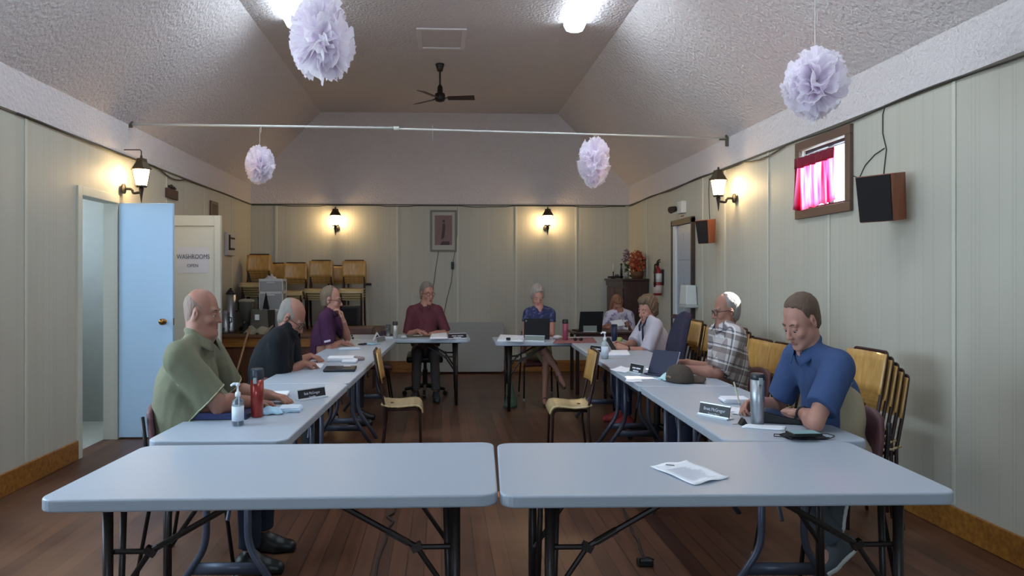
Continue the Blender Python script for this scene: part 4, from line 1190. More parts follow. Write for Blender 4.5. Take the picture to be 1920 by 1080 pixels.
    # shoes
    for nm in LG:
        hj, K, A, ft = LG[nm]
        T = SDF(); dn = V3(0, 0, -1); dn = dn - ft * (dn @ ft); dn = nrm(dn)
        a = A + dn * .045 - ft * .045; b = A + ft * .08 + dn * .055; c = A + ft * .165 + dn * .062
        if P.get('sandal'):
            T.chain([a + dn * .018, b + dn * .016, c + dn * .012], [.022, .030, .026], .01)
            T.chain([A + ft * .03 + dn * .03, b - dn * .002], [.034, .031], .01)
        else:
            T.chain([A + dn * .005 - ft * .01, a], [.038, .040], .02); T.chain([a, b, c], [.041, .043, .034], .02); T.chain([A, b], [.037, .038], .02)
        T.plane(A + dn * .088, dn, A - .3, A + .3)
        Dt, lot, axt = T.grid(.008); Pp, Qp = nets(Dt, lot, .008)
        sh_o = mesh_np('sandal' if P.get('sandal') else 'shoe', toworld(Pp), Qp, P['shoe'], root)
        if P.get('sole'):
            T2 = SDF(); T2.chain([a + dn * .02, b + dn * .018, c + dn * .010], [.044, .046, .038], .02)
            T2.plane(A + dn * .0885, dn, A - .3, A + .3); T2.plane(A + dn * .062, -dn, A - .3, A + .3)
            Dt, lot, axt = T2.grid(.008); Pp, Qp = nets(Dt, lot, .008); mesh_np('sole', toworld(Pp), Qp, P['sole'], sh_o)
    # ---------------- hair
    hm = P.get('hair')
    if hm is not None:
        T = SDF(); th = P.get('hthick', .007); st = P.get('hstyle', 'short')
        T.ell(H(0, -.016, .036), V3(.0765 + th, .099 + th, .088 + th) * hs, RH, .02)
        T.ell(H(0, -.03, -.03), V3(.066 + th, .066 + th, .07) * hs, RH, .03)
        for c_, r_ in P.get('hblobs', ()): T.ell(H(*c_), V3(*r_) * hs, RH, .025)
        hh = min(h, .006)
        Dh, loh, axh = T.grid(hh)
        X = axh[0][:, None, None] - hc[0]; Y = axh[1][None, :, None] - hc[1]; Z = axh[2][None, None, :] - hc[2]
        q = [(RH[0][i] * X + RH[1][i] * Y + RH[2][i] * Z) / hs for i in range(3)]
        x, y, z = q
        line = np.interp(y, P.get('ly', (-.12, -.05, -.02, .012, .03, .052, .08)), P.get('lz', (-.085, -.075, -.045, -.002, .0, .052, .085)))
        rec = P.get('temple', .02)
        line = line + rec * np.clip((np.abs(x) - .030) / .03, 0, 1) * np.clip((y - .02) / .03, 0, 1) + P.get('edge', .006) * np.sin(150 * x + 70 * y) * np.sin(110 * y - 60 * z)
        cut = line - z
        top = P.get('top')
        if top is not None:                                  # bald crown: keep only below the line
            tl = np.interp(y, top[0], top[1]); cut = np.maximum(cut, z - tl)
        if P.get('hy') is not None: cut = np.maximum(cut, y - P['hy'])
        ear = np.sqrt(((np.abs(x) - .082) / .02) ** 2 + ((y + .010) / .019) ** 2 + ((z + .004) / .033) ** 2) - 1
        if st == 'short': cut = np.maximum(cut, -ear * .02)
        for fn in P.get('hcuts', ()): cut = np.maximum(cut, fn(x, y, z))
        na = P.get('hnoise', .0015)
        nz_ = na * (np.sin(120 * x + 60 * z) * np.sin(90 * y + 40 * z + 2) + .7 * np.sin(190 * y - 80 * x) * np.sin(150 * z))
        fade = P.get('fade', .028); Dh = Dh + (th + .0025) * np.clip(1 - (-cut) / fade, 0, 1) ** 2 * hs
        Dh = np.maximum(Dh + nz_, cut * hs).astype(np.float32)
        Pp, Qp = nets(Dh, loh, hh)
        if len(Pp): mesh_np('hair', toworld(Pp), Qp, hm, root)
    # brows, eyes, lips
    bm = MB()
    for q in (-1, 1):
        bm.tube([toworld(H(q * .016, .0925, .0235)[None])[0], toworld(H(q * .033, .0895, .028)[None])[0], toworld(H(q * .050, .076, .022)[None])[0]], [.003 * hs, .0042 * hs, .0025 * hs], 6)
    bm.build('eyebrows', P.get('brow', hm or M_iris), root, world=False, smooth=True)
    for q in (-1, 1):
        em = MB(); c = toworld(H(q * .031, .0785, -.001)[None])[0]; em.sphere(c, .0112 * hs, 10, 8)
        em.cur = 1; gz = P.get('gaze', -.5); c2 = toworld(H(q * .031, .0845, -.001 + .010 * gz * .6)[None])[0]; em.sphere(c2, .0062 * hs, 8, 6)
        em.build('eye', [M_eye, M_iris], root, world=False, smooth=True)
        lid = MB(); lid.sphere(toworld(H(q * .031, .0785, .0045 + .004 * (1 + gz) - .0035)[None])[0], .0134 * hs, 12, 8, (1.05, 1, .80)); lid.build('eyelid', skm, root, world=False, smooth=True)
    lm = MB()
    for z_, r_ in ((-.0592, .0045), (-.0698, .0052)):
        lm.tube([toworld(H(x_, y_, z_)[None])[0] for x_, y_ in ((-.021, .0855), (-.010, .0915), (0, .0925), (.010, .0915), (.021, .0855))], [.0015, r_ * hs, r_ * hs, r_ * hs, .0015], 6)
    lm.build('lips', P.get('lips') or mat('lips', (136, 84, 78), rough=.45), root, world=False, smooth=True)
    if P.get('glasses'):
        gm = MB()
        for q in (-1, 1):
            pts = []
            for k in range(16):
                w = 2 * PI * k / 16; pts.append(toworld(H(q * .033 + .024 * math.cos(w), .103 - .010 * abs(math.cos(w)) * (1 if math.cos(w) * q > 0 else 0), .0 + .017 * math.sin(w))[None])[0])
            gm.tube(pts, .0022, 6, closed=True)
            gm.tube([toworld(H(q * .056, .094, .006)[None])[0], toworld(H(q * .078, .055, .008)[None])[0], toworld(H(q * .083, -.015, .004)[None])[0]], .0022, 6)
        gm.tube([toworld(H(-.010, .104, .005)[None])[0], toworld(H(0, .106, .008)[None])[0], toworld(H(.010, .104, .005)[None])[0]], .002, 6)
        gm.build('glasses', P.get('gl_m', M_glasses), root, world=False, smooth=True)
    for nm in ('R', 'L'):
        S0, E, W, f, hd = arms[nm]
        if hd.get('watch'):
            d = nrm(W - E); c = W - d * .03; wb = MB()
            a = nrm(np.cross(d, V3(0, 0, 1))); b = np.cross(a, d)
            pts = [toworld((c + (a * .032 * math.cos(w) + b * .029 * math.sin(w)) * s)[None])[0] for w in np.linspace(0, 2 * PI, 15)[:-1]]
            wb.tube(pts, .008, 6, closed=True)
            wb.build('wrist_band', mat('black wrist band', (30, 26, 30), rough=.5), root, world=False, smooth=True)
    info = dict(H=H, toworld=toworld, arms=arms, nb=nb, sh=sh, t2=t2, fch=fch, sr=sr, ch=ch, root=root, pel=pel, nk=nk, shirt=shirt)
    if P.get('extra'): P['extra'](info)
    return info
# ================================================================== THE NINE PEOPLE AND THEIR CHAIRS
SK1 = skin_mat('ruddy skin', (152, 106, 90), .2); SK2 = skin_mat('fair skin', (176, 128, 112), .1); SK3 = skin_mat('tanned skin', (156, 108, 90), .1)
def cloth(name, col, **k): return mat(name, col, rough=.85, var=.10, vscale=10, bump=.25, bscale=24, spec=.2, **k)
def hairm(name, col): return mat(name, col, rough=.6, var=.3, vscale=60, bump=.4, bscale=140, stretch=(1, 1, .3))
def plaid_mat():
    m, nt, b = _nt('brown white plaid cotton'); L = nt.links.new
    tc = nt.nodes.new('ShaderNodeTexCoord'); mp = nt.nodes.new('ShaderNodeMapping'); mp.inputs['Rotation'].default_value = (.0, -.30, .0); L(tc.outputs['Object'], mp.inputs[0])
    sp = nt.nodes.new('ShaderNodeSeparateXYZ'); L(mp.outputs[0], sp.inputs[0])
    ad = nt.nodes.new('ShaderNodeMath'); ad.operation = 'MULTIPLY_ADD'; ad.inputs[1].default_value = .12; L(sp.outputs[1], ad.inputs[0]); L(sp.outputs[0], ad.inputs[2])
    def band(src, per, w, off):
        a = nt.nodes.new('ShaderNodeMath'); a.operation = 'MULTIPLY_ADD'; a.inputs[1].default_value = 1 / per; a.inputs[2].default_value = off; L(src, a.inputs[0])
        f = nt.nodes.new('ShaderNodeMath'); f.operation = 'FRACT'; L(a.outputs[0], f.inputs[0])
        c = nt.nodes.new('ShaderNodeMath'); c.operation = 'LESS_THAN'; c.inputs[1].default_value = w; L(f.outputs[0], c.inputs[0]); return c.outputs[0]
    cur = None
    prev = nt.nodes.new('ShaderNodeRGB'); prev.outputs[0].default_value = srgb(186, 178, 176); prev = prev.outputs[0]
    for src, per, w, off, col, fac in ((sp.outputs[2], .105, .34, .1, (112, 96, 92), .75), (ad.outputs[0], .085, .34, .3, (112, 98, 96), .7), (sp.outputs[2], .105, .07, .62, (66, 66, 78), .8), (ad.outputs[0], .085, .08, .8, (70, 68, 80), .8), (sp.outputs[2], .105, .05, .75, (225, 222, 222), .6), (ad.outputs[0], .085, .06, .68, (225, 222, 222), .6)):
        g = band(src, per, w, off)
        k = nt.nodes.new('ShaderNodeMath'); k.operation = 'MULTIPLY'; k.inputs[1].default_value = fac; L(g, k.inputs[0])
        x = nt.nodes.new('ShaderNodeMixRGB'); x.inputs[2].default_value = srgb(*col); L(k.outputs[0], x.inputs[0]); L(prev, x.inputs[1]); prev = x.outputs[0]
    L(prev, b.inputs['Base Color']); b.inputs['Roughness'].default_value = .85
    return m
def floral_mat(name, cols, scale):
    m, nt, b = _nt(name); L = nt.links.new
    tc = nt.nodes.new('ShaderNodeTexCoord'); v = nt.nodes.new('ShaderNodeTexNoise'); v.inputs['Scale'].default_value = scale; v.inputs['Detail'].default_value = 3; L(tc.outputs['Object'], v.inputs[0])
    r = nt.nodes.new('ShaderNodeValToRGB'); r.color_ramp.interpolation = 'CONSTANT'
    for i, c in enumerate(cols):
        e = r.color_ramp.elements[i] if i < 2 else r.color_ramp.elements.new(0)
        e.position = .40 + .22 * i / len(cols) if i else 0; e.color = srgb(*c)
    L(v.outputs['Fac'], r.inputs[0]); L(r.outputs[0], b.inputs['Base Color']); b.inputs['Roughness'].default_value = .85
    return m
M_padm = mat('plum brown chair vinyl', (96, 62, 66), rough=.55, var=.06); M_padr = mat('dark red chair vinyl', (84, 40, 42), rough=.55)
M_ctube = mat('black chair tube', (28, 26, 27), rough=.35, metal=.4)
def pad_chair(loc, yaw, label, pm, scale=(1, 1, 1), hb=.86):
    """stacking chair with padded seat and back; local +y forward"""
    t = thing('padded_chair', label, 'chair', (loc[0], loc[1], 0), yaw - PI / 2, 'padded stacking chairs', scale)
    def seat(u, v): return ((u - .5) * .44, -.21 + .44 * v, .452 - .02 * (2 * v - 1) ** 2 * (v > .5) + .006 * math.cos((u - .5) * PI))
    MB().slab(seat, 8, 10, .045).build('seat', pm, t, world=False, smooth=True)
    def back(u, v):
        w = 2 * u - 1; a = (.225 - .03 * v) * (1 - .12 * max(0, v - .7) / .3)
        return (w * a, -.235 - .07 * v + .035 * w * w, .50 + (hb - .50) * v - .03 * w * w * v)
    MB().slab(back, 12, 8, .03).build('backrest', pm, t, world=False, smooth=True)
    for sx in (-1, 1):
        f = MB(); f.tube(bend([((sx * .23, .24, 0), 0), ((sx * .215, .17, .42), .05), ((sx * .215, -.2, .42), 0)]), .0115, 8); f.build('front_leg', M_ctube, t, world=False, smooth=True)
        for q in (f,): pass
        f = MB(); f.tube([(sx * .235, -.30, 0), (sx * .215, -.215, .43), (sx * .205, -.255, .60), (sx * .19, -.285, .76)], .0115, 8); f.build('rear_leg', M_ctube, t, world=False, smooth=True)
    f = MB(); f.cyl((-.215, -.1, .415), (.215, -.1, .415), .009, 8); f.cyl((-.215, .12, .415), (.215, .12, .415), .009, 8); f.build('seat_bar', M_ctube, t, world=False)
    f = MB()
    for sx in (-1, 1):
        f.cyl((sx * .23, .24, 0), (sx * .229, .238, .03), .016, 8); f.cyl((sx * .235, -.30, 0), (sx * .234, -.297, .03), .016, 8)
    f.build('foot_cap', mat('pale rubber foot', (150, 146, 140), rough=.5), t, world=False)
    return t
M_navy = mat('navy office fabric', (44, 42, 62), rough=.9, var=.08, bump=.2, bscale=120); M_blk = mat('black plastic base', (20, 20, 21), rough=.4)
def office_chair(loc, yaw, label, pm, top=1.08, wide=.46, scale=(1, 1, 1)):
    t = thing('office_chair', label, 'chair', (loc[0], loc[1], 0), yaw - PI / 2, 'office chairs', scale)
    def back(u, v):
        w = 2 * u - 1; a = wide / 2 * (1 - .28 * max(0, v - .45) ** 1.5 / .41) * (1 - .1 * max(0, .2 - v) / .2)
        return (w * a, -.25 - .10 * v + .05 * w * w + .03 * math.sin(v * PI), .56 + (top - .56) * v - .05 * w * w * v)
    MB().slab(back, 14, 12, .07).build('backrest', pm, t, world=False, smooth=True, bevel=.02)
    def seat(u, v): return ((u - .5) * .48, -.24 + .48 * v, .50 - .03 * max(0, v - .7) / .3)
    MB().slab(seat, 8, 8, .07).build('seat', pm, t, world=False, smooth=True, bevel=.02)
    f = MB(); f.cyl((0, 0, .10), (0, 0, .30), .034, 12); f.cyl((0, 0, .3), (0, 0, .43), .022, 12); f.box((0, 0, .42), (.24, .26, .025)); f.build('gas_post', M_blk, t, world=False)
    f = MB(); f.tube([(0, -.1, .42), (0, -.30, .43), (0, -.33, .6)], .022, 8, flat=1.8); f.build('back_bar', M_blk, t, world=False)
    b = MB()
    for k in range(5):
        w = 2 * PI * k / 5 + .3; d = Vector((math.cos(w), math.sin(w), 0))
        b.tube([d * .02 + Vector((0, 0, .11)), d * .28 + Vector((0, 0, .075))], [.028, .018], 8)
    b.build('star_base', M_blk, t, world=False)
    for k in range(5):
        w = 2 * PI * k / 5 + .3; d = Vector((math.cos(w), math.sin(w), 0)); n = Vector((-d.y, d.x, 0)); c = d * .285 + Vector((0, 0, .03))
        q = MB(); q.cyl(c - n * .022, c + n * .022, .029, 12); q.build('caster', M_blk, t, world=False)
    return t
def sleeve_mark(nm, frac, col, sz):
    def f(info):
        S0, E, W, fw, hd = info['arms'][nm]; out = np.array((1 if nm == 'R' else -1, 0.0, .15))
        d = nrm(E - S0); out = nrm(out - d * (out @ d)); c = S0 + (E - S0) * frac + out * .071; tn = np.cross(d, out)
        P4 = np.array([c - tn * sz[0] - d * sz[1], c + tn * sz[0] - d * sz[1], c + tn * sz[0] + d * sz[1], c - tn * sz[0] + d * sz[1]]); P4 = np.concatenate([P4, P4 - out * .012])
        W_ = info['toworld'](P4)
        MB().add(W_, [(0, 1, 2, 3), (7, 6, 5, 4), (0, 4, 5, 1), (1, 5, 6, 2), (2, 6, 7, 3), (3, 7, 4, 0)]).build('sleeve_badge', mat('pale stitched badge', col, rough=.8), info['shirt'], world=False)
    return f
yR, yL, yF = 0.0, PI, -PI / 2

# 1 green shirt, left nearest
Y = 3.74; hx = at(346, 700, Y).x
def piping(X, Yv, Z, q):
    S0, E, W, f, hd = q['arms']['R']; d = nrm(E - S0); out = 9.0
    for nm in ('R', 'L'):
        S0, E, W, f, hd = q['arms'][nm]; d = nrm(E - S0)
        a = (X - S0[0]) * d[0] + (Yv - S0[1]) * d[1] + (Z - S0[2]) * d[2]
        end = np.linalg.norm(E - S0) * .86
        hemb = np.abs(a - end + .006) - .004
        sg = 1 if nm == 'R' else -1
        n = nrm(np.array((sg * .62, .55, .35))); rag = np.abs((X - S0[0] + sg * .035) * n[0] + (Yv - S0[1] + .035) * n[1] + (Z - S0[2] + .02) * n[2]) - .0032
        rag = np.maximum(rag, (S0[2] - .13) - Z); rag = np.maximum(rag, Yv - S0[1] - .05)
        rag = np.maximum(rag, .05 - np.abs(X))
        out = np.minimum(out, np.minimum(np.maximum(hemb, -(sg * X - .1)), rag))
    return out
M_green = cloth('sage green polo cotton', (112, 112, 92))
person('heavy bald man in a sage green polo writing at the near left table', (hx, Y), yR, dict(s=1.04, girth=1.28, belly=.07, lean=.02, upper=.26, hz=.56, vox=.0062, skin=SK1, shirt=M_green, loose=.018, sleeve=.86, arm=1.12, neck=.066, jowl=True, jaw=1.12,
    head_at=at(380, 587, Y), hs=.93, hpitch=.10, hyaw=-.03, gaze=-.6, shw=.205, vneck=.09,
    handR=dict(at=atz(506, 758, .772), fwd=(1, .25, -.18), palm=(0, -.25, -1), elbow=at(404, 800, Y - .25), curl=.62), handL=dict(at=atz(528, 746, .770), fwd=(1, -.35, -.12), palm=(0, 0, -1), elbow=at(430, 770, Y + .45), curl=.45),
    pants=cloth('dark denim trousers', (34, 38, 52)), shoe=mat('black shoe leather', (20, 20, 21), rough=.4), hair=hairm('cropped grey hair', (128, 104, 92)), hthick=.0015, hnoise=.0005, top=((-.12, -.06, 0, .05), (.095, .085, .055, .03)), brow=hairm('greying brow', (120, 100, 88)),
    patches=(('piping', mat('cream piping', (186, 184, 150), rough=.8), piping),), wr=.0028, hem=-.09))
pad_chair((at(388, 800, Y).x, Y), yR, 'plum padded chair under the man in green polo', M_padm, (1, SQ, 1), .80)

# 2 black shirt
Y = 5.45; hx = at(494, 700, Y).x
person('balding man in a black polo bent over papers at the left tables', (hx, Y), yR, dict(s=1.04, girth=1.2, belly=.05, lean=.22, upper=.60, hz=.55, vox=.0072, skin=SK1, shirt=cloth('black polo cotton', (30, 32, 36)), sleeve=.90, arm=1.08, neck=.062, jaw=1.08,
    head_at=at(547, 596, Y), hs=1.10, hpitch=.62, hyaw=-.12, gaze=-1, shw=.195, loose=.018,
    handR=dict(at=atz(588, 683, .772), fwd=(1, .45, -.15), palm=(.1, .2, -1), elbow=at(512, 705, Y - .15), curl=.8, thumb=.9), handL=dict(at=atz(594, 671, .772), fwd=(.9, -.6, -.1), palm=(0, 0, -1), elbow=at(566, 690, Y + .5), curl=.5),
    pants=cloth('dark grey trousers', (44, 44, 48)), shoe=mat('black shoe leather', (20, 20, 21)), hair=hairm('thin grey hair', (126, 118, 110)), hthick=.002, hnoise=.0006, top=((-.12, -.06, 0, .05), (.11, .10, .062, .03)), glasses=True))
pad_chair((at(478, 700, Y).x, Y), yR, 'plum padded chair under the man in black polo', M_padm, (1, SQ, 1), .80)

# 3 purple shirt, hand on chin
Y = 7.3; hx = at(601, 650, Y).x
person('man in a purple polo and glasses resting chin on his hand', (hx, Y), yR, dict(s=1.02, girth=1.06, belly=.02, lean=.08, upper=.30, hz=.56, vox=.0078, skin=SK2, shirt=cloth('purple polo cotton', (74, 44, 74)), sleeve=.82,
    head_at=at(621, 563, Y), hs=1.10, hpitch=.10, hyaw=-.05, gaze=-.4, shw=.185,
    handR=dict(at=atz(652, 643, .770), fwd=(1, .25, -.1), palm=(0, 0, -1), elbow=at(612, 668, Y - .25), curl=.3), handL=dict(at=at(641, 588, Y - .035) , fwd=(-.30, -.05, 1), palm=(-1, -.1, -.2), elbow=at(648, 640, Y + .25), curl=.75, thumb=.5),
    pants=cloth('charcoal trousers', (40, 40, 46)), shoe=mat('black shoe leather', (20, 20, 21)), hair=hairm('receding brown grey hair', (116, 100, 84)), hthick=.006, hy=.022, glasses=True, extra=sleeve_mark('R', .70, (200, 190, 205), (.035, .009))))
pad_chair((at(588, 660, Y).x, Y), yR, 'plum padded chair under the man in purple polo', M_padm, (1, SQ, 1), .80)

# 4 maroon shirt, head of the far left table
Y = 9.03; hx = at(797, 640, Y).x
person('grey-haired man in a maroon shirt facing the camera at far left table', (hx, Y), yF, dict(s=1.03, girth=1.06, belly=.02, lean=.02, upper=.12, hz=.53, vox=.0085, skin=SK2, shirt=cloth('maroon checked shirt', (98, 54, 62)), sleeve=.92, sq=.84, shw=.185, loose=.014,
    head_at=at(801, 551, Y - .03), hs=1.12, hpitch=.04, hyaw=.5, gaze=-.1,
    handR=dict(at=at(793, 622, 8.74), fwd=(.9, -.45, -.1), palm=(.2, 0, -1), elbow=at(762, 625, 9.0), curl=.5), handL=dict(at=at(808, 625, 8.72), fwd=(-.9, -.4, -.1), palm=(0, 0, -1), elbow=at(840, 625, 9.0), curl=.5),
    pants=cloth('grey brown trousers', (84, 78, 78)), shoe=mat('dark trainers', (46, 50, 54), rough=.6), legs={'R': ((.10, .40, .52), (.12, .36, .09), (.2, 1, 0)), 'L': ((-.14, .42, .52), (-.16, .46, .09), (-.15, 1, 0))},
    hair=hairm('short grey hair', (120, 112, 104)), hthick=.009, glasses=True))
office_chair((hx, Y + .03), yF, 'black office chair under the man in maroon shirt', M_blk, .98, .44, (.9, 1, 1))

# 5 woman in blue top
Y = 8.72; hx = at(1010, 640, Y).x
person('woman in a navy top with short grey hair behind the black laptop', (hx, Y), yF, dict(s=.96, girth=.98, lean=.06, upper=.2, hz=.55, vox=.0082, skin=SK2, shirt=floral_mat('navy patterned blouse', ((40, 46, 82), (52, 56, 98), (84, 82, 122), (46, 48, 88)), 30), sleeve=.34, collar=False, vneck=.17, nslope=.6, bust=True, shw=.175, neck=.048,
    head_at=at(1008, 556, Y - .05), hs=1.10, hpitch=.30, hyaw=.0, gaze=-1,
    handR=dict(at=Vector((at(1000, 640, 8.30).x, 8.36, .79)), fwd=(.25, -1, -.1), palm=(0, 0, -1), elbow=at(976, 640, 8.75), curl=.5), handL=dict(at=Vector((at(1022, 640, 8.30).x, 8.36, .79)), fwd=(-.25, -1, -.1), palm=(0, 0, -1), elbow=at(1046, 640, 8.75), curl=.5),
    pants=cloth('khaki shorts', (128, 118, 88)), pants_name='shorts', pantlen=.86, shoe=mat('brown sandal', (84, 62, 54)), sandal=True, arm=.86,
    legs={'R': ((.0, .44, .605), (-.19, .50, .36), (-.4, .8, -.55)), 'L': ((-.03, .42, .50), (.0, .50, .09), (.08, 1, 0))},
    hair=hairm('ash grey hair', (158, 148, 138)), hthick=.019, hstyle='full', hnoise=.005, ly=(-.12, -.06, -.02, .02, .05, .07, .09), lz=(-.06, -.055, -.035, -.02, .045, .068, .08), lips=mat('rose lips', (160, 90, 92), rough=.45)))
pad_chair((hx, Y + .02), yF, 'dark red padded chair under the woman in navy top', M_padr, (.86, 1, 1), .74)

# 6 woman at the back desk
Y = 9.75; hx = at(1158, 640, Y).x
def lowface(x, y, z): return np.minimum(np.minimum(y - .030, .062 - np.abs(x) + 0 * y), .062 - z)
person('woman with long auburn hair reading at the small desk in back corner', (hx, Y), yF, dict(s=.94, girth=1.0, lean=.12, upper=.42, hz=.50, vox=.0085, skin=SK3, shirt=floral_mat('white and blue floral blouse', ((196, 190, 206), (112, 124, 180), (206, 198, 212), (140, 126, 172), (90, 108, 168)), 17), sleeve=.7, collar=False, bust=True, shw=.18, neck=.046, arm=.9,
    head_at=at(1157, 572, Y - .10), hs=1.08, hpitch=.55, gaze=-1,
    handR=dict(at=at(1137, 612, 9.42), fwd=(.3, -.8, .2), palm=(.8, .2, 0), elbow=at(1126, 640, 9.75), curl=.8), handL=dict(at=at(1178, 608, 9.42), fwd=(-.3, -.8, .3), palm=(-.8, .2, 0), elbow=at(1192, 640, 9.75), curl=.8),
    pants=cloth('dark jeans', (36, 40, 54)), shoe=mat('black shoe leather', (20, 20, 21)),
    hair=hairm('long auburn hair', (132, 88, 66)), hthick=.013, hstyle='full', hnoise=.003, ly=(-.2, .2), lz=(-.26, -.26), hblobs=[((-.070, -.03, -.08), (.034, .05, .13)), ((.070, -.03, -.08), (.034, .05, .13)), ((0, -.085, -.08), (.075, .04, .13))], hcuts=(lowface,)))
pad_chair((hx, Y + .02), yF, 'dark padded chair under the woman at the back desk', M_ctube, (.86, 1, 1), .84)

# 7 grey hoodie
Y = 7.12; hx = at(1236, 660, Y).x
def lanyard(info):
    for q in (-1, 1):
        nb, t2, fch, sr = info['nb'], info['t2'], info['fch'], info['sr']
        pts = [nb - fch * .055 + sr * q * .03 + t2 * .035, nb + sr * q * .075 + fch * .02 + t2 * .005, nb + sr * q * .06 + fch * .10 - t2 * .06, nb + sr * q * .045 + fch * .135 - t2 * .17, nb + sr * q * .02 + fch * .15 - t2 * .27]
        MB().tube([info['toworld'](p[None])[0] for p in pts], .009, 6).build('dark_strap', mat('navy strap', (34, 38, 52), rough=.8), info['root'], world=False, smooth=True)
person('woman in a pale grey hooded top looking at a phone', (hx, Y), yL, dict(s=.97, girth=1.22, belly=.04, lean=.12, upper=.36, hz=.52, vox=.0075, skin=SK2, shirt=cloth('pale grey jersey', (182, 176, 186)), sleeve=.97, loose=.020, collar=False, bust=True, shw=.185,
    head_at=at(1214, 581, Y), hs=1.10, hpitch=.22, hyaw=.45, gaze=-.8,
    handL=dict(at=at(1160, 650, 6.86), fwd=(-1, .1, .25), palm=(.1, .7, -.6), elbow=at(1222, 672, Y - .25), curl=.7, watch=True), handR=dict(at=at(1156, 645, 7.0), fwd=(-1, -.2, .2), palm=(0, -.8, -.5), elbow=at(1215, 670, Y + .35), curl=.6),
    pants=cloth('blue jeans', (40, 48, 76)), shoe=mat('red trainers', (140, 40, 44), rough=.6), hair=hairm('wavy brown hair', (104, 84, 64)), hthick=.020, hstyle='full', hnoise=.005, ly=(-.12, -.06, -.02, .015, .04, .06, .09), lz=(-.085, -.08, -.05, -.015, .03, .06, .07), hblobs=[((0, .02, .085), (.07, .07, .05))], extra=lanyard))
pad_chair((at(1216, 660, Y).x, Y), yL, 'dark red padded chair under the woman in grey hooded top', M_padr, (1, SQ, 1), .86)

# 8 plaid shirt
Y = 5.11; hx = at(1370, 680, Y).x
person('grey-haired man in a brown and white plaid shirt', (hx, Y), yL, dict(s=1.0, girth=1.06, belly=.02, lean=.0, upper=.16, hz=.55, vox=.0068, skin=SK1, shirt=plaid_mat(), sleeve=.92, loose=.018, shw=.18, wr=.003,
    head_at=at(1362, 583, Y), hs=1.02, hpitch=.12, hyaw=-.06, gaze=-.6, jaw=.95,
    handL=dict(at=atz(1268, 692, .782), fwd=(-1, .25, -.05), palm=(0, .5, -.8), elbow=at(1338, 715, Y - .2), curl=.35), handR=dict(at=atz(1272, 680, .785), fwd=(-1, -.2, 0), palm=(0, -.5, -.8), elbow=at(1330, 705, Y + .3), curl=.5),
    pants=cloth('navy jeans', (34, 38, 56)), shoe=mat('brown shoe leather', (60, 44, 36)), hair=hairm('cropped silver hair', (140, 134, 130)), hthick=.004, hnoise=.001, hy=.02, glasses=True))
pad_chair((at(1366, 680, Y).x, Y), yL, 'plum padded chair under the man in plaid shirt', M_padm, (1, SQ, 1), .78)

# 9 blue polo, right nearest
Y = 3.46; hx = at(1578, 700, Y).x
M_blue = cloth('royal blue polo knit', (60, 78, 116))
def sidepanel(X, Yv, Z, q):
    pel, t1 = q['pel'], q['t1']; zz = (Z - pel[2]) / .5
    yy = Yv - pel[1] - (Z - pel[2]) * t1[1] / t1[2]
    top = q['sh'][2] - .11
    a = np.maximum(-(yy + .100 - .02 * zz), yy - (.12 - .10 * zz))
    a = np.maximum(a, Z - top - yy * .6); a = np.maximum(a, .045 - np.abs(X) + 0 * Z)
    for nm in ('R', 'L'):
        S0, E, W, f, hd = q['arms'][nm]; d = E - S0; L2 = d @ d
        t = np.clip(((X - S0[0]) * d[0] + (Yv - S0[1]) * d[1] + (Z - S0[2]) * d[2]) / L2, 0, 1.2)
        r = np.sqrt((X - S0[0] - t * d[0]) ** 2 + (Yv - S0[1] - t * d[1]) ** 2 + (Z - S0[2] - t * d[2]) ** 2)
        a = np.maximum(a, .074 - r)
    return a
person('man in a blue polo with beige side panel writing at the near right table', (hx, Y), yL, dict(s=1.04, girth=1.04, belly=.015, lean=.20, upper=.50, hz=.56, vox=.0058, skin=SK2, shirt=M_blue, sleeve=.76, arm=1.04, loose=.018, shw=.19, wr=.0026,
    sq=.80, head_at=at(1502, 602, Y - .03), hs=.99, hpitch=.46, hyaw=.22, gaze=-1, vneck=.08,
    handL=dict(at=atz(1474, 772, .772), fwd=(-.75, .75, -.05), palm=(0, 0, -1), elbow=at(1528, 800, Y - .30), curl=.5, watch=True), handR=dict(at=atz(1398, 760, .785), fwd=(-1, -.25, -.2), palm=(.1, -.6, -.8), elbow=at(1490, 785, Y + .45), curl=.85, thumb=.9),
    pants=cloth('slate grey trousers', (78, 84, 92)), shoe=mat('grey trainers', (70, 76, 82), rough=.7), sole=mat('white rubber sole', (196, 196, 192), rough=.6),
    legs={'R': ((.12, .40, .53), (.02, .06, .33), (0, .25, -1)), 'L': ((-.12, .40, .53), (-.10, .10, .20), (.0, .8, -.55))},
    hair=hairm('short brown hair', (92, 70, 56)), hthick=.006, temple=.035, ly=(-.12, -.05, -.02, .008, .020, .040, .07), lz=(-.075, -.060, -.030, .01, .035, .076, .108), patches=(('side_panel', cloth('beige polo knit', (166, 152, 128)), sidepanel),), extra=sleeve_mark('L', .60, (120, 138, 176), (.03, .006))))
pad_chair((at(1530, 700, Y).x, Y), yL, 'plum padded chair under the man in blue polo', M_padm, (1, SQ, 1), .80)

# empty chairs at the tables
q = at(1232, 640, 6.45); office_chair((q.x, 6.45), PI, 'tall navy office chair standing empty between grey top and plaid shirt', M_navy, 1.10, .46, (.9, SQ, 1))
q = atz(722, 680, .45); pad_chair((q.x - .12, 8.42 + .0), .15, 'dark red padded chair tucked empty at the far left corner', M_padr, (.9, SQ, 1), .74)
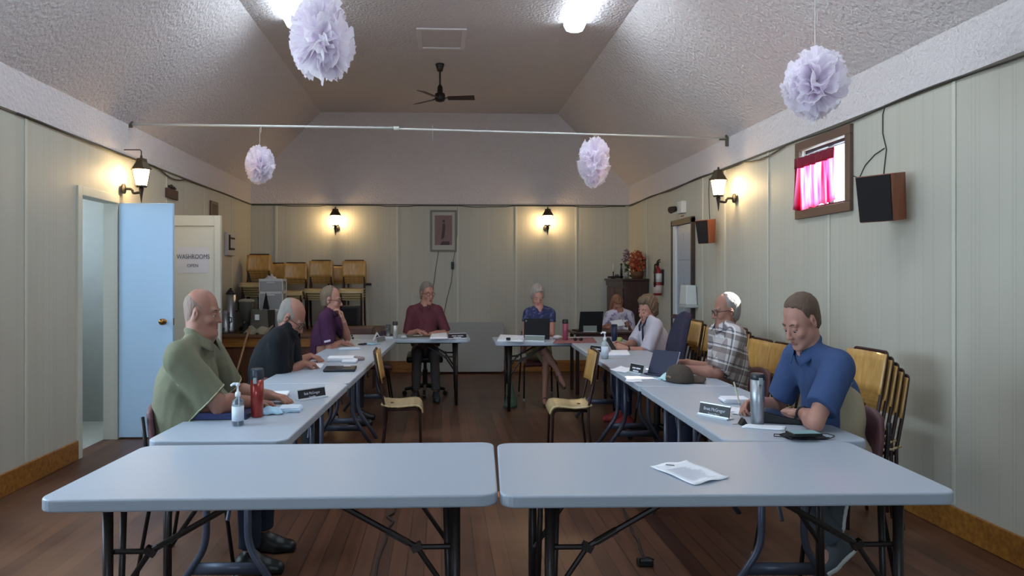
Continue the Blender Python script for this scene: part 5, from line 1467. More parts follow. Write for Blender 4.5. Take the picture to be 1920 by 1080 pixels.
# ================================================================== THINGS ON THE TABLES
TZ = .741
M_white = mat('bright white paper', (232, 234, 240), rough=.75, var=.01)
M_print = mat('grey printed text', (190, 194, 206), rough=.8)
def sheet(pxs, label, z=TZ, th=.0015, m=None, name='paper_sheet', cat='paper', group='loose papers on the tables', curl=0.0, lines=0, seed=1):
    """pxs = the four corners in order, as seen; laid on the plane z"""
    P = [atz(x, y, z) for x, y in pxs]
    t = thing(name, label, cat, (P[0] + P[1] + P[2] + P[3]) / 4, group=group)
    def fn(u, v):
        p = P[0] * (1 - u) * (1 - v) + P[1] * u * (1 - v) + P[2] * u * v + P[3] * (1 - u) * v
        return p + Vector((0, 0, th + curl * ((2 * v - 1) ** 4 * (.5 + .5 * math.sin(u * 9 + seed)) + .6 * (2 * u - 1) ** 4 * (.5 + .5 * math.sin(v * 8 + seed)))))
    MB().slab(fn, 12, 12, th).build('sheet', m or M_white, t, smooth=True)
    if lines:
        l = MB(); rnd = random.Random(seed)
        for k in range(lines):
            v = .26 + .62 * k / lines; u1 = .14 + rnd.uniform(.5, .72)
            a, b, c, d = [fn(u, vv) + Vector((0, 0, .0024)) for u, vv in ((.14, v), (u1, v), (u1, v + .012), (.14, v + .012))]
            l.add([a, b, c, d], [(0, 1, 2, 3)])
        l.build('printed_lines', M_print, t)
    return t, fn
def pile(cpx, z0, w, d, hgt, ang, label, n=4, m=None, group='piles of papers on the tables', name='paper_pile', cat='papers', seed=0):
    c = atz(cpx[0], cpx[1], z0); rnd = random.Random(seed)
    t = thing(name, label, cat, c, ang, group)
    for k in range(n):
        h = hgt / n
        MB().box((rnd.uniform(-.008, .008), rnd.uniform(-.008, .008), h * (k + .5)), (w * SQ, d, h * .92), Rz(rnd.uniform(-.05, .05))).build('paper_layer', m or M_white, t, world=False, bevel=.001)
    return t
M_steel = mat('brushed steel', (168, 172, 178), rough=.4, metal=.9, stretch=(1, 1, .05), vscale=40, var=.05); M_lid = mat('smoky lid plastic', (52, 58, 68), rough=.35)
def tumbler(px, py, hgt, r, label, body, lid=None, seg=24, lidh=.16, loop=False):
    c = atz(px, py, TZ); t = thing('tumbler', label, 'tumbler', c, group='drink tumblers', scale=(SQ, 1, 1))
    H1 = hgt * (1 - lidh)
    MB().lathe([(.002, 0), (r * .84, 0), (r * .90, .006), (r, hgt * .45), (r, H1)], seg=seg).build('body', body, t, world=False, smooth=True, bevel=.0)
    MB().lathe([(r * 1.0, H1), (r * 1.04, H1 + .003), (r * 1.04, H1 + hgt * .05), (r * 1.0, hgt - .006), (r * .9, hgt), (.002, hgt)], seg=seg).build('lid', lid or M_lid, t, world=False, smooth=True)
    if loop:
        MB().box((0, -r * 1.05, H1 - .004), (r * .55, .012, hgt * .13)).build('lid_latch', mat('pale grey latch', (150, 156, 160), rough=.4), t, world=False, bevel=.003)
    return t
tumbler(482, 781, .232, .037, 'red tumbler with smoky lid on the near left table', mat('brick red enamel', (148, 48, 42), rough=.3, metal=.3, coat=.4), M_lid, lidh=.22, loop=True)
tumbler(1420, 795, .232, .036, 'brushed steel tumbler with black lid on near right table', M_steel, mat('black slider lid', (36, 42, 50), rough=.35), lidh=.12, loop=True)
tumbler(741, 634, .185, .034, 'pale steel tumbler with dark lid at the far left corner', mat('pale steel', (186, 192, 190), rough=.35, metal=.5), mat('dark lid', (54, 56, 54), rough=.4), lidh=.22)
tumbler(1060, 638, .225, .036, 'pink tumbler with black lid right of the open laptop', mat('plum pink enamel', (140, 58, 82), rough=.3, coat=.3), mat('black lid', (26, 24, 28), rough=.4), lidh=.2)
tumbler(1152, 640, .18, .036, 'navy blue cup standing at far end of right row', mat('navy enamel', (28, 38, 70), rough=.35), mat('navy lid', (24, 32, 58), rough=.4), lidh=.1)
c = atz(728, 634, TZ); t = thing('plastic_cup', 'clear plastic cup beside the pale steel tumbler', 'cup', c, scale=(SQ, 1, 1))
M_clear = mat('clear plastic', (225, 232, 235), rough=.08, trans=.92, ior=1.3)
MB().lathe([(.026, 0), (.033, .15), (.031, .15), (.024, .004), (.001, .004)], seg=20).build('cup_wall', M_clear, t, world=False, smooth=True)
# hand sanitiser pump bottles
M_pump = mat('white pump plastic', (228, 230, 232), rough=.4)
def pump(px, py, k, label, frost=False):
    c = atz(px, py, TZ); t = thing('sanitizer_bottle', label, 'bottle', c, rz=0, group='hand sanitizer bottles', scale=(SQ * k, k, k))
    body = mat('frosted bottle', (196, 204, 206), rough=.4, trans=.35) if frost else mat('clear sanitizer bottle', (205, 216, 222), rough=.08, trans=.85, ior=1.36)
    MB().lathe([(.002, 0), (.026, 0), (.031, .005), (.031, .095), (.027, .112), (.013, .124), (.012, .130)], seg=24).build('bottle', body, t, world=False, smooth=True)
    MB().lathe([(.0315, .022), (.0315, .088)], seg=24).build('label', mat('pale bottle label', (206, 216, 226), rough=.5, var=.06, vscale=50), t, world=False, smooth=True)
    p = MB(); p.lathe([(.014, .130), (.0145, .148), (.009, .152), (.006, .156), (.005, .176), (.009, .178), (.012, .186), (.008, .192), (.001, .193)], seg=16); p.tube([(.0, 0, .187), (-.022, -.006, .188), (-.036, -.008, .180)], [.007, .006, .005], 8); p.build('pump_head', M_pump, t, world=False, smooth=True)
    MB().cyl((0, 0, .005), (.004, 0, .13), .0028, 6).build('dip_tube', M_pump, t, world=False)
pump(446, 797, 1.0, 'clear hand sanitizer pump bottle at front of near left table')
pump(1134, 672, 1.15, 'frosted hand sanitizer pump bottle at the far right row', True)
# name plates
M_plate = mat('black name plate', (22, 24, 30), rough=.4); M_hold = mat('bright aluminium holder', (205, 212, 218), rough=.3, metal=.4); M_let = mat('engraved white lettering', (196, 200, 210), rough=.6)
def plate(pl, pr, hgt, label, text=None, sub=None, back=False, m=None, grp='name plates'):
    """standing plate between two table pixels (left and right foot, as seen), facing the camera"""
    a, b = atz(pl[0], pl[1], TZ), atz(pr[0], pr[1], TZ); c = (a + b) / 2; w = (b - a).length
    t = thing('name_plate', label, 'name plate', c, math.atan2(b.y - a.y, b.x - a.x), grp)
    tl = Rx(-.22)
    MB().box(tl @ Vector((0, .004, hgt / 2 + .004)), (w * .985, .004, hgt), tl).build('plate', m or M_plate, t, world=False)
    h = MB(); h.box((0, .012, .003), (w, .05, .006)); h.box(tl @ Vector((0, .001, .006)), (w, .010, .009), tl); h.box(tl @ Vector((0, .005, hgt + .006)), (w, .008, .005), tl); h.build('holder', M_hold, t, world=False)
    R_ = Matrix.Rotation(PI / 2 - .0, 3, 'X'); R_ = tl @ R_
    if text:
        text_mesh('lettering', text, hgt * .40, M_let, t, tl @ Vector((0, .0012, hgt * .64)), R_, sx=.86)
        text_mesh('lettering', sub, hgt * .24, M_let, t, tl @ Vector((0, .0012, hgt * .27)), R_, sx=.86)
    elif m is None:
        l = MB()
        for k, (u0, u1, z) in enumerate(((-.30, -.05, .62), (.0, .32, .62), (-.22, .2, .3))): l.box(tl @ Vector(((u0 + u1) / 2 * w, .0015, z * hgt)), ((u1 - u0) * w, .001, hgt * .16), tl)
        l.build('lettering', M_let, t, world=False)
    return t
plate((561, 752), (612, 744), .052, 'black name plate standing on the near left table', 'Bob McGregor', 'Councillor')
plate((1309, 777), (1366, 788), .056, 'black name plate beside the steel tumbler on near right table', 'Brett McGregor', 'Deputy Mayor')
plate((1179, 698), (1203, 703), .062, 'black name plate between the sunlit paper and navy tablet')
plate((1105, 660), (1128, 663), .058, 'black name plate behind the empty chair facing left')
plate((841, 636), (875, 635), .055, 'black name plate at right end of the far left table')
plate((983, 640), (1021, 641), .058, 'clear grey name plate seen from behind before the black laptop', m=mat('clear grey acrylic', (120, 126, 122), rough=.3))
plate((709, 644), (724, 641), .058, 'small grey name plate seen from behind at the far left corner', m=mat('clear grey acrylic', (120, 126, 122), rough=.3))
# ---- near left group
q = atz(417, 783, TZ); t = thing('binder', 'dark blue binder under the arm of the man in green polo', 'binder', q, .02)
M_binder = mat('navy binder vinyl', (34, 44, 92), rough=.35, coat=.2)
def bcov(z):
    return lambda u, v: ((u - .5) * .245, (v - .5) * .30 + .09, z + .004)
MB().box((0, .09, .004), (.25, .30, .004)).build('cover', M_binder, t, world=False, bevel=.001)
MB().box((-.005, .09, .017), (.225, .27, .020)).build('pages', M_white, t, world=False)
MB().box((0, .09, .030), (.25, .30, .004), Ry(.02)).build('cover', M_binder, t, world=False, bevel=.001)
MB().box((0, -.058, .017), (.25, .006, .030)).build('spine', M_binder, t, world=False, bevel=.002)
sheet([(505, 740), (544, 739), (536, 750), (497, 752)], 'white notepad under the hand of man in green polo', th=.010, name='notepad', cat='notepad', group='notepads')
pile((545, 770), TZ, .115, .11, .022, .05, 'pale blue and white stack of papers beside the red tumbler', 5, mat('pale blue printed paper', (206, 222, 238), rough=.6, var=.14, vscale=26))
def mask(px, py, ang, label, col, flat=.02, w=.17, d=.09):
    c = atz(px, py, TZ); t = thing('face_mask', label, 'face mask', c, ang, 'face masks lying on the tables')
    def fn(u, v):
        x = (u - .5) * w * SQ; y = (v - .5) * d
        return (x, y, .004 + flat * (math.sin(u * PI) * math.sin(v * PI)) ** .8 + .003 * math.sin(v * 20) + .003 * math.sin(u * 14 + v * 5))
    MB().slab(fn, 16, 12, .0015).build('mask_cloth', mat('mask cloth %d %d %d' % col, col, rough=.8, var=.06), t, world=False, smooth=True)
    for sx in (-1, 1):
        l = MB(); x = sx * w * SQ / 2; l.tube([(x, d * .42, .004), (x + sx * .03, d * .3, .008), (x + sx * .045, 0, .006), (x + sx * .028, -d * .3, .010), (x, -d * .42, .004)], .002, 6); l.build('ear_loop', mat('mask loop %d %d %d' % col, tuple(min(255, int(q * 1.0)) for q in col), rough=.8), t, world=False, smooth=True)
mask(508, 775, .2, 'crumpled light blue face mask touching the red tumbler', (168, 204, 226), .03, .14, .10)
mask(694, 646, -.3, 'light blue face mask near the far end of left row', (150, 190, 200), .012, .16)
mask(1256, 712, .1, 'light blue face mask under the brown cap', (176, 208, 214), .045, .15, .14)
mask(1508, 820, .0, 'black face mask under the phone on near right table', (24, 24, 28), .012, .20, .11)
# ---- black shirt group
pile((640, 676), TZ, .24, .20, .030, .05, 'thick stack of papers between black polo and purple polo', 5)
q = atz(636, 697, TZ); t = thing('portfolio', 'black zipped portfolio case on the middle left table', 'portfolio', q, .05)
MB().box((0, .09, .010), (.225, .22, .020)).build('case', mat('black leatherette', (28, 27, 30), rough=.45), t, world=False, bevel=.007, bseg=3)
MB().box((.03, .10, .021), (.12, .11, .003), Rz(.1)).build('inner_panel', mat('dark grey panel', (66, 64, 66), rough=.5), t, world=False)
MB().box((.045, .155, .0215), (.05, .02, .004)).build('card', M_white, t, world=False)
sheet([(572, 690), (602, 690), (608, 682), (580, 682)], 'white sheet under the hand of man in black polo')
sheet([(640, 681), (668, 681), (672, 675), (646, 675)], 'white folded sheet behind the black portfolio', th=.018)
q = atz(672, 675, TZ); tag(MB().box((q.x, q.y, q.z + .014), (.07, .10, .026), Rz(.6)).build('pouch', mat('dusty mauve pouch', (146, 128, 132), rough=.8, bump=.3), bevel=.008), 'small mauve pouch on the middle left table', 'pouch')
# ---- purple shirt group
pile((655, 655), TZ, .22, .14, .014, .12, 'thin pile of printed papers before the man in purple polo', 3, mat('white printed sheets', (205, 212, 222), rough=.7, var=.12, vscale=30))
q = atz(684, 646, TZ); t = thing('phone', 'dark phone near the hand of man in purple polo', 'phone', q, -.5, 'mobile phones')
MB().box((0, 0, .006), (.075, .14, .010)).build('case', M_blk, t, world=False, bevel=.003); MB().box((0, 0, .0115), (.064, .125, .001)).build('screen', mat('dim phone screen', (58, 60, 84), rough=.1), t, world=False)
q = atz(707, 638, TZ); t = thing('folded_card', 'white folded tent card at the far left corner', 'card', q, .2)
MB().prism([(-.045, 0), (0, .085), (.045, 0), (.040, 0), (0, .076), (-.040, 0)], -.05, .05, Matrix.Rotation(PI / 2, 4, 'X')).build('card', M_white, t, world=False)
q = atz(722, 632, TZ); pile((724, 634), TZ, .17, .18, .018, .1, 'white papers on a dark folder at the far left corner', 2)
q = atz(719, 630, TZ + .02); tag(MB().slab(lambda u, v: (q.x + (u - .5) * .18, q.y + .10 + (v - .5) * .20, TZ + .024 + .05 * math.sin(u * PI) * math.sin(v * PI)), 10, 10, .02).build('cloth_bag', mat('dark plum cloth', (62, 44, 56), rough=.9), smooth=True), 'folded dark plum cloth on papers at far left corner', 'cloth')
# ---- maroon shirt group
q = atz(783, 632, TZ); t = thing('folder', 'olive brown folder lying before the man in maroon shirt', 'folder', q)
MB().box((0, .07, .005), (.28, .22, .010)).build('cover', mat('olive brown card', (84, 76, 60), rough=.7), t, world=False, bevel=.002)
MB().box((.0, .10, .0115), (.10, .03, .003), Rz(.1)).build('paper_slip', M_white, t, world=False)
sheet([(806, 637), (839, 636), (838, 627), (810, 627)], 'white papers at the left elbow of man in maroon shirt', th=.022)
q = atz(757, 635, TZ); tag(MB().sphere((q.x, q.y, q.z + .018), .03, 12, 8, (1.2, 1, .6)).build('crumpled_tissue', mat('white tissue', (196, 200, 198), rough=.9, bump=.6, bscale=50), smooth=True), 'crumpled white tissue beside the olive folder', 'tissue')
# ---- right far group
def laptop(c, yaw, label, w=.33, hgt=.235, open_=.30, screen=(190, 205, 255), est=1.2):
    t = thing('laptop', label, 'laptop', c, yaw, 'open laptops')
    M_lap = mat('matt black laptop shell', (26, 27, 29), rough=.5)
    MB().box((0, 0, .010), (w, .23, .018)).build('base', M_lap, t, world=False, bevel=.004)
    MB().box((0, -.01, .0198), (w * .88, .10, .001)).build('keyboard', M_dark, t, world=False)
    R_ = Rx(-open_) if False else Rx(open_)
    o = Vector((0, .115, .018))
    MB().box(o + R_ @ Vector((0, 0, hgt / 2)), (w, .009, hgt), R_).build('lid', M_lap, t, world=False, bevel=.003)
    MB().box(o + R_ @ Vector((0, -.0052, hgt / 2 + .004)), (w * .94, .001, hgt * .86), R_).build('screen', emis('laptop screen glow %s' % label[:12], screen, est), t, world=False)
    return t, o, R_, hgt, w
wl = (1036 - 987) / FPX * 8.0
q = atz(1011, 640, TZ); q = Vector((q.x, 8.16, TZ))
t, o, R_, hh, w = laptop(q, PI, 'black laptop open before the woman in navy top', wl, .215, -.12)
MB().lathe([(.001, 0), (.011, 0), (.011, .001), (.001, .001)], o + R_ @ Vector((w * .42, .0052, hh * .88)), 10, rot=R_ @ Rx(-PI / 2)).build('lid_emblem', mat('grey emblem', (130, 130, 132), rough=.4, metal=.5), t, world=False)
sheet([(932, 641), (981, 642), (985, 632), (938, 630)], 'white papers at the left end of the far right table', th=.020)
q = atz(953, 638, TZ + .02); tag(MB().box((q.x, q.y, TZ + .035), (.045, .03, .026)).build('bulldog_clip', M_blk, bevel=.004), 'black clip on the papers left of the laptop', 'clip')
q = atz(971, 641, TZ); tag(MB().sphere((q.x, q.y, q.z + .02), .028, 12, 8, (1.1, 1, .7)).build('crumpled_paper', mat('off white paper ball', (200, 200, 206), rough=.9, bump=.6, bscale=40), smooth=True), 'crumpled white paper left of the laptop', 'paper')
sheet([(1036, 644), (1120, 643), (1112, 633), (1044, 634)], 'pinkish printed cloth lying at the corner of right tables', name='table_cloth', cat='cloth', m=floral_mat('pink patterned cloth', ((150, 96, 98), (176, 140, 140), (120, 70, 76), (190, 170, 168)), 22), group=None)
q = atz(1046, 636, TZ); tag(MB().sphere((q.x, q.y + .02, q.z + .02), .04, 12, 8, (1.3, 1, .6)).build('tissue_wad', mat('cream tissue', (210, 200, 196), rough=.9, bump=.6, bscale=40), smooth=True), 'cream tissues between the laptop and pink tumbler', 'tissue')
t = thing('sunglasses', 'dark sunglasses on the corner right of the pink tumbler', 'glasses', atz(1084, 640, TZ))
g = MB()
for q in (-1, 1): g.sphere((q * .03, 0, .022), .022, 12, 8, (1, .35, .8))
g.box((0, 0, .026), (.03, .006, .006)); g.build('lens', M_blk, t, world=False, smooth=True)
g = MB()
for q in (-1, 1): g.tube([(q * .05, 0, .026), (q * .055, .06, .024), (q * .05, .10, .012)], .003, 6)
g.build('temple', M_blk, t, world=False)
tag(MB().lathe([(.002, .0), (.02, .002), (.034, .022), (.036, .036), (.026, .056), (.010, .060), (.003, .054)], atz(1162, 643, TZ), 18, sx=SQ).build('apple', mat('yellow green apple', (150, 160, 84), rough=.4, var=.1), smooth=True), 'green apple beside the navy cup', 'apple')
# ---- grey top group
q = at(1146, 646, 6.84); t = thing('phone', 'dark phone held up by the woman in grey hooded top', 'phone', q, .9, 'mobile phones')
MB().box((0, 0, 0), (.078, .010, .145), Rx(-.6)).build('case', M_blk, t, world=False, bevel=.003); MB().box(Rx(-.6) @ Vector((0, .006, 0)), (.068, .001, .130), Rx(-.6)).build('screen', mat('dim phone screen', (58, 60, 84), rough=.1), t, world=False)
sheet([(1140, 667), (1182, 667), (1176, 659), (1146, 659)], 'white notebook under the wrist of woman in grey top', th=.014, name='notebook', cat='notebook', group=None)
sheet([(1143, 694), (1172, 700), (1186, 692), (1164, 687)], 'sunlit white sheet lying left of the black name plate', curl=.004)
sheet([(1172, 716), (1204, 717), (1204, 709), (1176, 707)], 'sunlit white sheet at inner edge of the middle right table', curl=.003)
# ---- plaid group
q = atz(1246, 704, TZ); t = thing('tablet', 'navy tablet cover standing open before the man in plaid shirt', 'tablet', q, -1.05)
M_tab = mat('navy tablet cover', (34, 40, 62), rough=.6)
R_ = Rx(-.38)
MB().box((0, .0, .006), (.235, .17, .010)).build('base_flap', M_tab, t, world=False, bevel=.003)
MB().box(Vector((0, -.04, .010)) + R_ @ Vector((0, 0, .085)), (.235, .010, .17), R_).build('screen_cover', M_tab, t, world=False, bevel=.003)
q = atz(1284, 719, TZ); t = thing('baseball_cap', 'dark brown baseball cap resting on the light blue mask', 'cap', (q.x - .01, q.y + .07, TZ + .004), .25, scale=(SQ, 1, 1))
M_capc = mat('dark brown cap cotton', (72, 62, 54), rough=.9, var=.15, bump=.3, bscale=60)
cr = MB(); cr.lathe([(.094, 0), (.096, .02), (.090, .055), (.070, .088), (.040, .105), (.008, .11), (.001, .112)], seg=24, sy=1.12)
cr.build('crown', M_capc, t, world=False, smooth=True)
def brim(u, v):
    w = (u - .5) * 2; r = .09 + .085 * v
    return (r * math.cos(w * 1.0) * (1 + .12 * v) , r * math.sin(w * 1.0) * .92, .012 + .012 * v - .018 * w * w)
MB().slab(brim, 12, 6, .004).build('brim', M_capc, t, world=False, smooth=True)
MB().lathe([(.001, .112), (.008, .112), (.006, .118), (.001, .119)], seg=10).build('button', M_capc, t, world=False)
st_ = MB(); st_.tube([(-.094, -.03, .03), (-.100, 0, .035), (-.094, .03, .03)], .006, 6); st_.build('strap', mat('tan strap', (120, 104, 84), rough=.8), t, world=False)
sheet([(1290, 700), (1318, 706), (1326, 702), (1302, 697)], 'white sheet behind the brown cap')
# ---- blue polo group
pile((1376, 754), TZ, .15, .12, .026, -.1, 'small stack of notepads under the writing hand of man in blue polo', 3, group=None)
sheet([(1372, 777), (1412, 779), (1422, 770), (1384, 768)], 'white sheet behind the steel tumbler', curl=.004)
sheet([(1340, 768), (1398, 775), (1410, 768), (1364, 762)], 'white sheet lying between name plate and notepads', curl=.002)
q = atz(1466, 793, TZ); t = thing('tablet_case', 'black tablet in a wedge case under the arm of man in blue polo', 'tablet', q, -.35)
MB().prism([(-.11, 0), (.11, 0), (.11, .012), (-.11, .055)], -.14, .03, Matrix.Rotation(PI / 2, 4, 'X')).build('case', mat('black tablet case', (26, 28, 32), rough=.5), t, world=False, bevel=.004)
MB().box((0, .055, .0355), (.20, .15, .002), Ry(.193)).build('screen', mat('dark tablet glass', (40, 44, 54), rough=.12), t, world=False)
sheet([(1391, 802), (1470, 808), (1474, 801), (1400, 797)], 'long white envelope in front of the steel tumbler', th=.006, name='envelope', cat='envelope', group=None)
q = atz(1393, 796, TZ); t = thing('binder_clip', 'small black binder clip left of the steel tumbler', 'clip', q)
MB().prism([(-.018, 0), (.018, 0), (.0, .03)], -.02, .02, Matrix.Rotation(PI / 2, 4, 'X')).build('clip_body', M_blk, t, world=False)
MB().tube([(0, -.012, .026), (-.012, -.012, .05), (-.012, .012, .05), (0, .012, .026)], .0018, 6).build('wire_arm', M_steel, t, world=False)
MB().tube([(-.02, 0, .003), (-.05, -.005, .003)], .0018, 6).build('wire_arm', M_steel, t, world=False)
q = atz(1507, 815, TZ + .022); t = thing('phone', 'phone with pale blue screen on the black mask', 'phone', (q.x, q.y, TZ + .020), .03, 'mobile phones')
MB().box((0, 0, .007), (.145 * SQ, .075, .012)).build('case', M_blk, t, world=False, bevel=.003); MB().box((0, 0, .0135), (.132 * SQ, .064, .001)).build('screen', emis('pale blue phone screen', (150, 190, 205), .35), t, world=False)
# pens in hands
def pen(a, b, col, label):
    t = thing('pen', label, 'pen', (Vector(a) + Vector(b)) / 2, group='pens held in hands'); a, b = Vector(a), Vector(b); d = (b - a).normalized()
    MB().cyl(a + d * .012, b, .0042, 10).build('barrel', mat('pen barrel %d' % col[0], col, rough=.35), t)
    MB().cyl(a, a + d * .012, .001, 8, .004).build('tip', mat('dull steel', (150, 150, 150), rough=.35, metal=1), t)
q = atz(1388, 761, TZ + .03); pen(q, at(1376, 716, q.y + .02), (206, 200, 170), 'pale pen held upright by the man in blue polo')
q = atz(520, 748, TZ + .012); pen(q, at(508, 735, q.y + .05), (40, 40, 48), 'dark pen in the hand of man in green polo')
# paper on the front table
t, fn = sheet([(1219, 876), (1287, 866), (1368, 897), (1302, 911)], 'printed letter lying on the front right table', curl=.006, lines=16, seed=4, group=None)
a = fn(.42, .11) + Vector((0, 0, .0026)); MB().box(a, (.030, .008, .0008), Rz(-.35)).build('letterhead', mat('dark letterhead', (84, 92, 100), rough=.7), t)
# floor things
def floor_wire(name, pxs, label, r=.006):
    pts = [atz(x, y, .008) for x, y in pxs]
    return tag(MB().tube(pts, r, 6).build(name, mat('black cord', (34, 28, 26), rough=.6), smooth=True), label, 'cord')
floor_wire('floor_cord', [(742, 948), (738, 962), (726, 968), (738, 978), (726, 992), (724, 1012), (715, 1032), (708, 1052), (704, 1080), (700, 1110)], 'thin dark cord on the floor under the front left table')
floor_wire('floor_cord', [(1168, 952), (1176, 978), (1182, 985), (1188, 1002), (1197, 1012), (1201, 1030), (1206, 1044)], 'thin dark cord on the floor under the front right table')
q = atz(1209, 1060, 0); t = thing('plug_block', 'small black plug block on the floor under the front right table', 'adaptor', q)  # black adaptor lump at the end of the floor cord
MB().box((0, 0, .016), (.075, .05, .032)).build('block', M_blk, t, world=False, bevel=.006)
l = MB(); l.tube([(-.03, -.02, .02), (-.035, -.04, .05), (.0, -.05, .06), (.035, -.03, .04), (.03, 0, .02)], .004, 6); l.build('lead', mat('black cord', (34, 28, 26), rough=.6), t, world=False, smooth=True)
q = atz(957, 765, 0); t = thing('shopping_bag', 'dull green cloth bag on floor beside the far right table leg', 'bag', (q.x, q.y + .03, 0))
MB().slab(lambda u, v: ((u - .5) * (.15 - .09 * v) + .01 * math.sin(v * 5), .05 * math.sin(u * PI) * (1 - v * .7) * -1, .26 * v + .004), 10, 10, .05).build('cloth', mat('dull green cloth', (82, 108, 88), rough=.85, var=.15, bump=.4, bscale=30), t, world=False, smooth=True)
h = MB(); h.tube([(-.02, 0, .25), (-.012, 0, .31), (.012, 0, .31), (.02, 0, .25)], .006, 6); h.build('handle', mat('dull green cloth', (82, 108, 88)), t, world=False)
# ================================================================== BACK LEFT: on the stage
def urn(px, py, Y, r, hgt, label):
    c = at(px, py, Y); t = thing('coffee_urn', label, 'coffee urn', (c.x, Y, PZ), scale=(SQ, 1, 1), group='steel urns')
    MB().lathe([(.002, 0), (r * 1.05, 0), (r * 1.05, .04), (r, .05), (r, hgt * .86)], seg=24).build('body', M_steel, t, world=False, smooth=True)
    MB().lathe([(r * 1.04, hgt * .86), (r * 1.04, hgt * .88), (r * .5, hgt * .96), (.02, hgt * .97), (.02, hgt), (.001, hgt)], seg=24).build('lid', M_blk if r > .07 else M_steel, t, world=False, smooth=True)
    h = MB(); h.tube([(r, 0, hgt * .7), (r + .035, 0, hgt * .68), (r + .035, 0, hgt * .5), (r, 0, hgt * .48)], .009, 8); h.build('handle', M_blk, t, world=False)
    MB().tube([(0, -r, .07), (0, -r - .04, .07), (0, -r - .045, .045)], .010, 8).build('tap', M_blk, t, world=False)
urn(433, 612, 9.78, .075, .58, 'tall steel coffee urn on the stage beside washrooms door')
urn(423, 612, 9.60, .055, .30, 'short steel flask on the stage beside washrooms door')
c = at(462, 612, 9.72); t = thing('drink_dispenser', 'glass drink dispenser on the stage behind the black polo', 'dispenser', (c.x, 9.72, PZ), scale=(SQ, 1, 1))
MB().lathe([(.075, .13), (.105, .38), (.112, .40), (.106, .40), (.098, .38), (.068, .136), (.001, .136)], seg=24).build('glass_jar', mat('smoky clear jar', (170, 168, 160), rough=.12, trans=.75, ior=1.3), t, world=False, smooth=True)
MB().lathe([(.113, .40), (.115, .425), (.06, .44), (.001, .44)], seg=24).build('jar_lid', mat('cream lid', (150, 146, 128), rough=.5), t, world=False, smooth=True)
b = MB(); b.lathe([(.09, 0), (.08, .02), (.05, .06), (.07, .13), (.001, .13)], seg=20); b.build('base', M_dark, t, world=False, smooth=True)
MB().cyl((0, -.075, .15), (0, -.115, .14), .012, 10).build('tap', M_steel, t, world=False)
# drawer tower
x0, x1 = at(486, 560, 9.95).x, at(531, 560, 9.95).x; t = thing('drawer_tower', 'white plastic drawer tower with clear drawers on the stage', 'drawers', ((x0 + x1) / 2, 10.05, PZ))
M_wp = mat('white plastic', (206, 206, 204), rough=.45); M_dr = mat('clear drawer plastic', (190, 190, 192), rough=.25, trans=.3)
zz = [PZ, PZ + .21, PZ + .42, PZ + .53]; zt = at(500, 525, 9.95).z
zz = [PZ + (zt - PZ) * q for q in (0, .42, .76, 1)]
f = MB()
for z in zz: f.box2((x0, 9.93, z - .016), (x1, 10.18, z + .016))
for x in (x0, x1 - .014): 
    for y in (9.93, 10.166): f.box2((x, y, PZ), (x + .014, y + .014, zt))
f.build('frame', M_wp, t, bevel=.002)
for a, b in zip(zz, zz[1:]):
    d = MB().box2((x0 + .016, 9.925, a + .014), (x1 - .016, 10.15, b - .014)).build('drawer', M_dr, t, bevel=.006)
    MB().box2(((x0 + x1) / 2 - .05, 9.915, b - .04), ((x0 + x1) / 2 + .05, 9.926, b - .025)).build('drawer_pull', M_wp, d)
c = at(508, 520, 10.0); tag(MB().slab(lambda u, v: (c.x + (u - .5) * .16, 10.0 + (v - .5) * .14, zt + .016 + .05 * math.sin(u * PI) * math.sin(v * PI) * (1 + .4 * math.sin(u * 17 + v * 9))), 14, 14, .012).build('plastic_bag', mat('white crinkled plastic', (196, 190, 196), rough=.5, bump=.5, bscale=40), smooth=True), 'crumpled white bag on top of the drawer tower', 'bag')
c = at(487, 612, 9.66); t = thing('tote_bag', 'grey tote bag with white tag on the stage', 'bag', (c.x, 9.66, PZ))
MB().slab(lambda u, v: ((u - .5) * (.24 - .03 * v), -.03 - .05 * math.sin(u * PI) * math.sin(min(1, v * 1.2) * PI * .8), .30 * v + .004 + .012 * math.sin(u * 9)), 12, 10, .08).build('cloth', mat('grey tote canvas', (98, 94, 86), rough=.9, var=.15, bump=.3), t, world=False, smooth=True)
MB().box((-.01, -.095, .21), (.055, .006, .07)).build('white_tag', M_white, t, world=False)
c = at(480, 625, 9.55); tag(MB().slab(lambda u, v: (c.x + (u - .5) * .30 + .05 * v, 9.56 + (v - .5) * .12, PZ + .012 + .08 * v + .02 * math.sin(u * 14)), 12, 8, .02).build('folded_linen', mat('cream linen', (150, 142, 124), rough=.9, bump=.4, var=.12), smooth=True), 'crumpled cream cloth in front of grey tote bag', 'cloth')
c = at(497, 570, 9.75); tag(MB().lathe([(.055, 0), (.05, .02), (.018, .16), (.004, .22), (.001, .221)], (c.x, 9.80, PZ + .30), 12, sx=.8).build('felt_cone', mat('black felt', (26, 24, 26), rough=.95), smooth=True), 'small black felt cone hat in front of the drawers', 'hat')
tag(MB().box2((at(488, 600, 9.74).x, 9.74, PZ), (at(512, 600, 9.74).x, 9.86, PZ + .295)).build('carton', mat('dark carton', (58, 54, 50), rough=.9), bevel=.004), 'dark carton behind the grey tote bag', 'carton')
a, b = at(466, 612, 9.38), at(441, 706, 9.05); a = Vector((a.x, 9.44, at(466, 612, 9.44).z)); b = Vector((at(431, 740, 8.9).x, 8.9, .02))
t = thing('broom', 'pale wooden broom handle leaning against the stage front', 'broom', b)
MB().cyl(b + (a - b) * .12, a, .013, 10).build('handle', wood('pale broom wood', (150, 116, 82), (176, 142, 104), axis='Z'), t, smooth=True)
MB().box(b + (a - b) * .06, (.22, .05, .12)).build('bristle_head', mat('straw bristles', (120, 96, 60), rough=.9), t, bevel=.01)
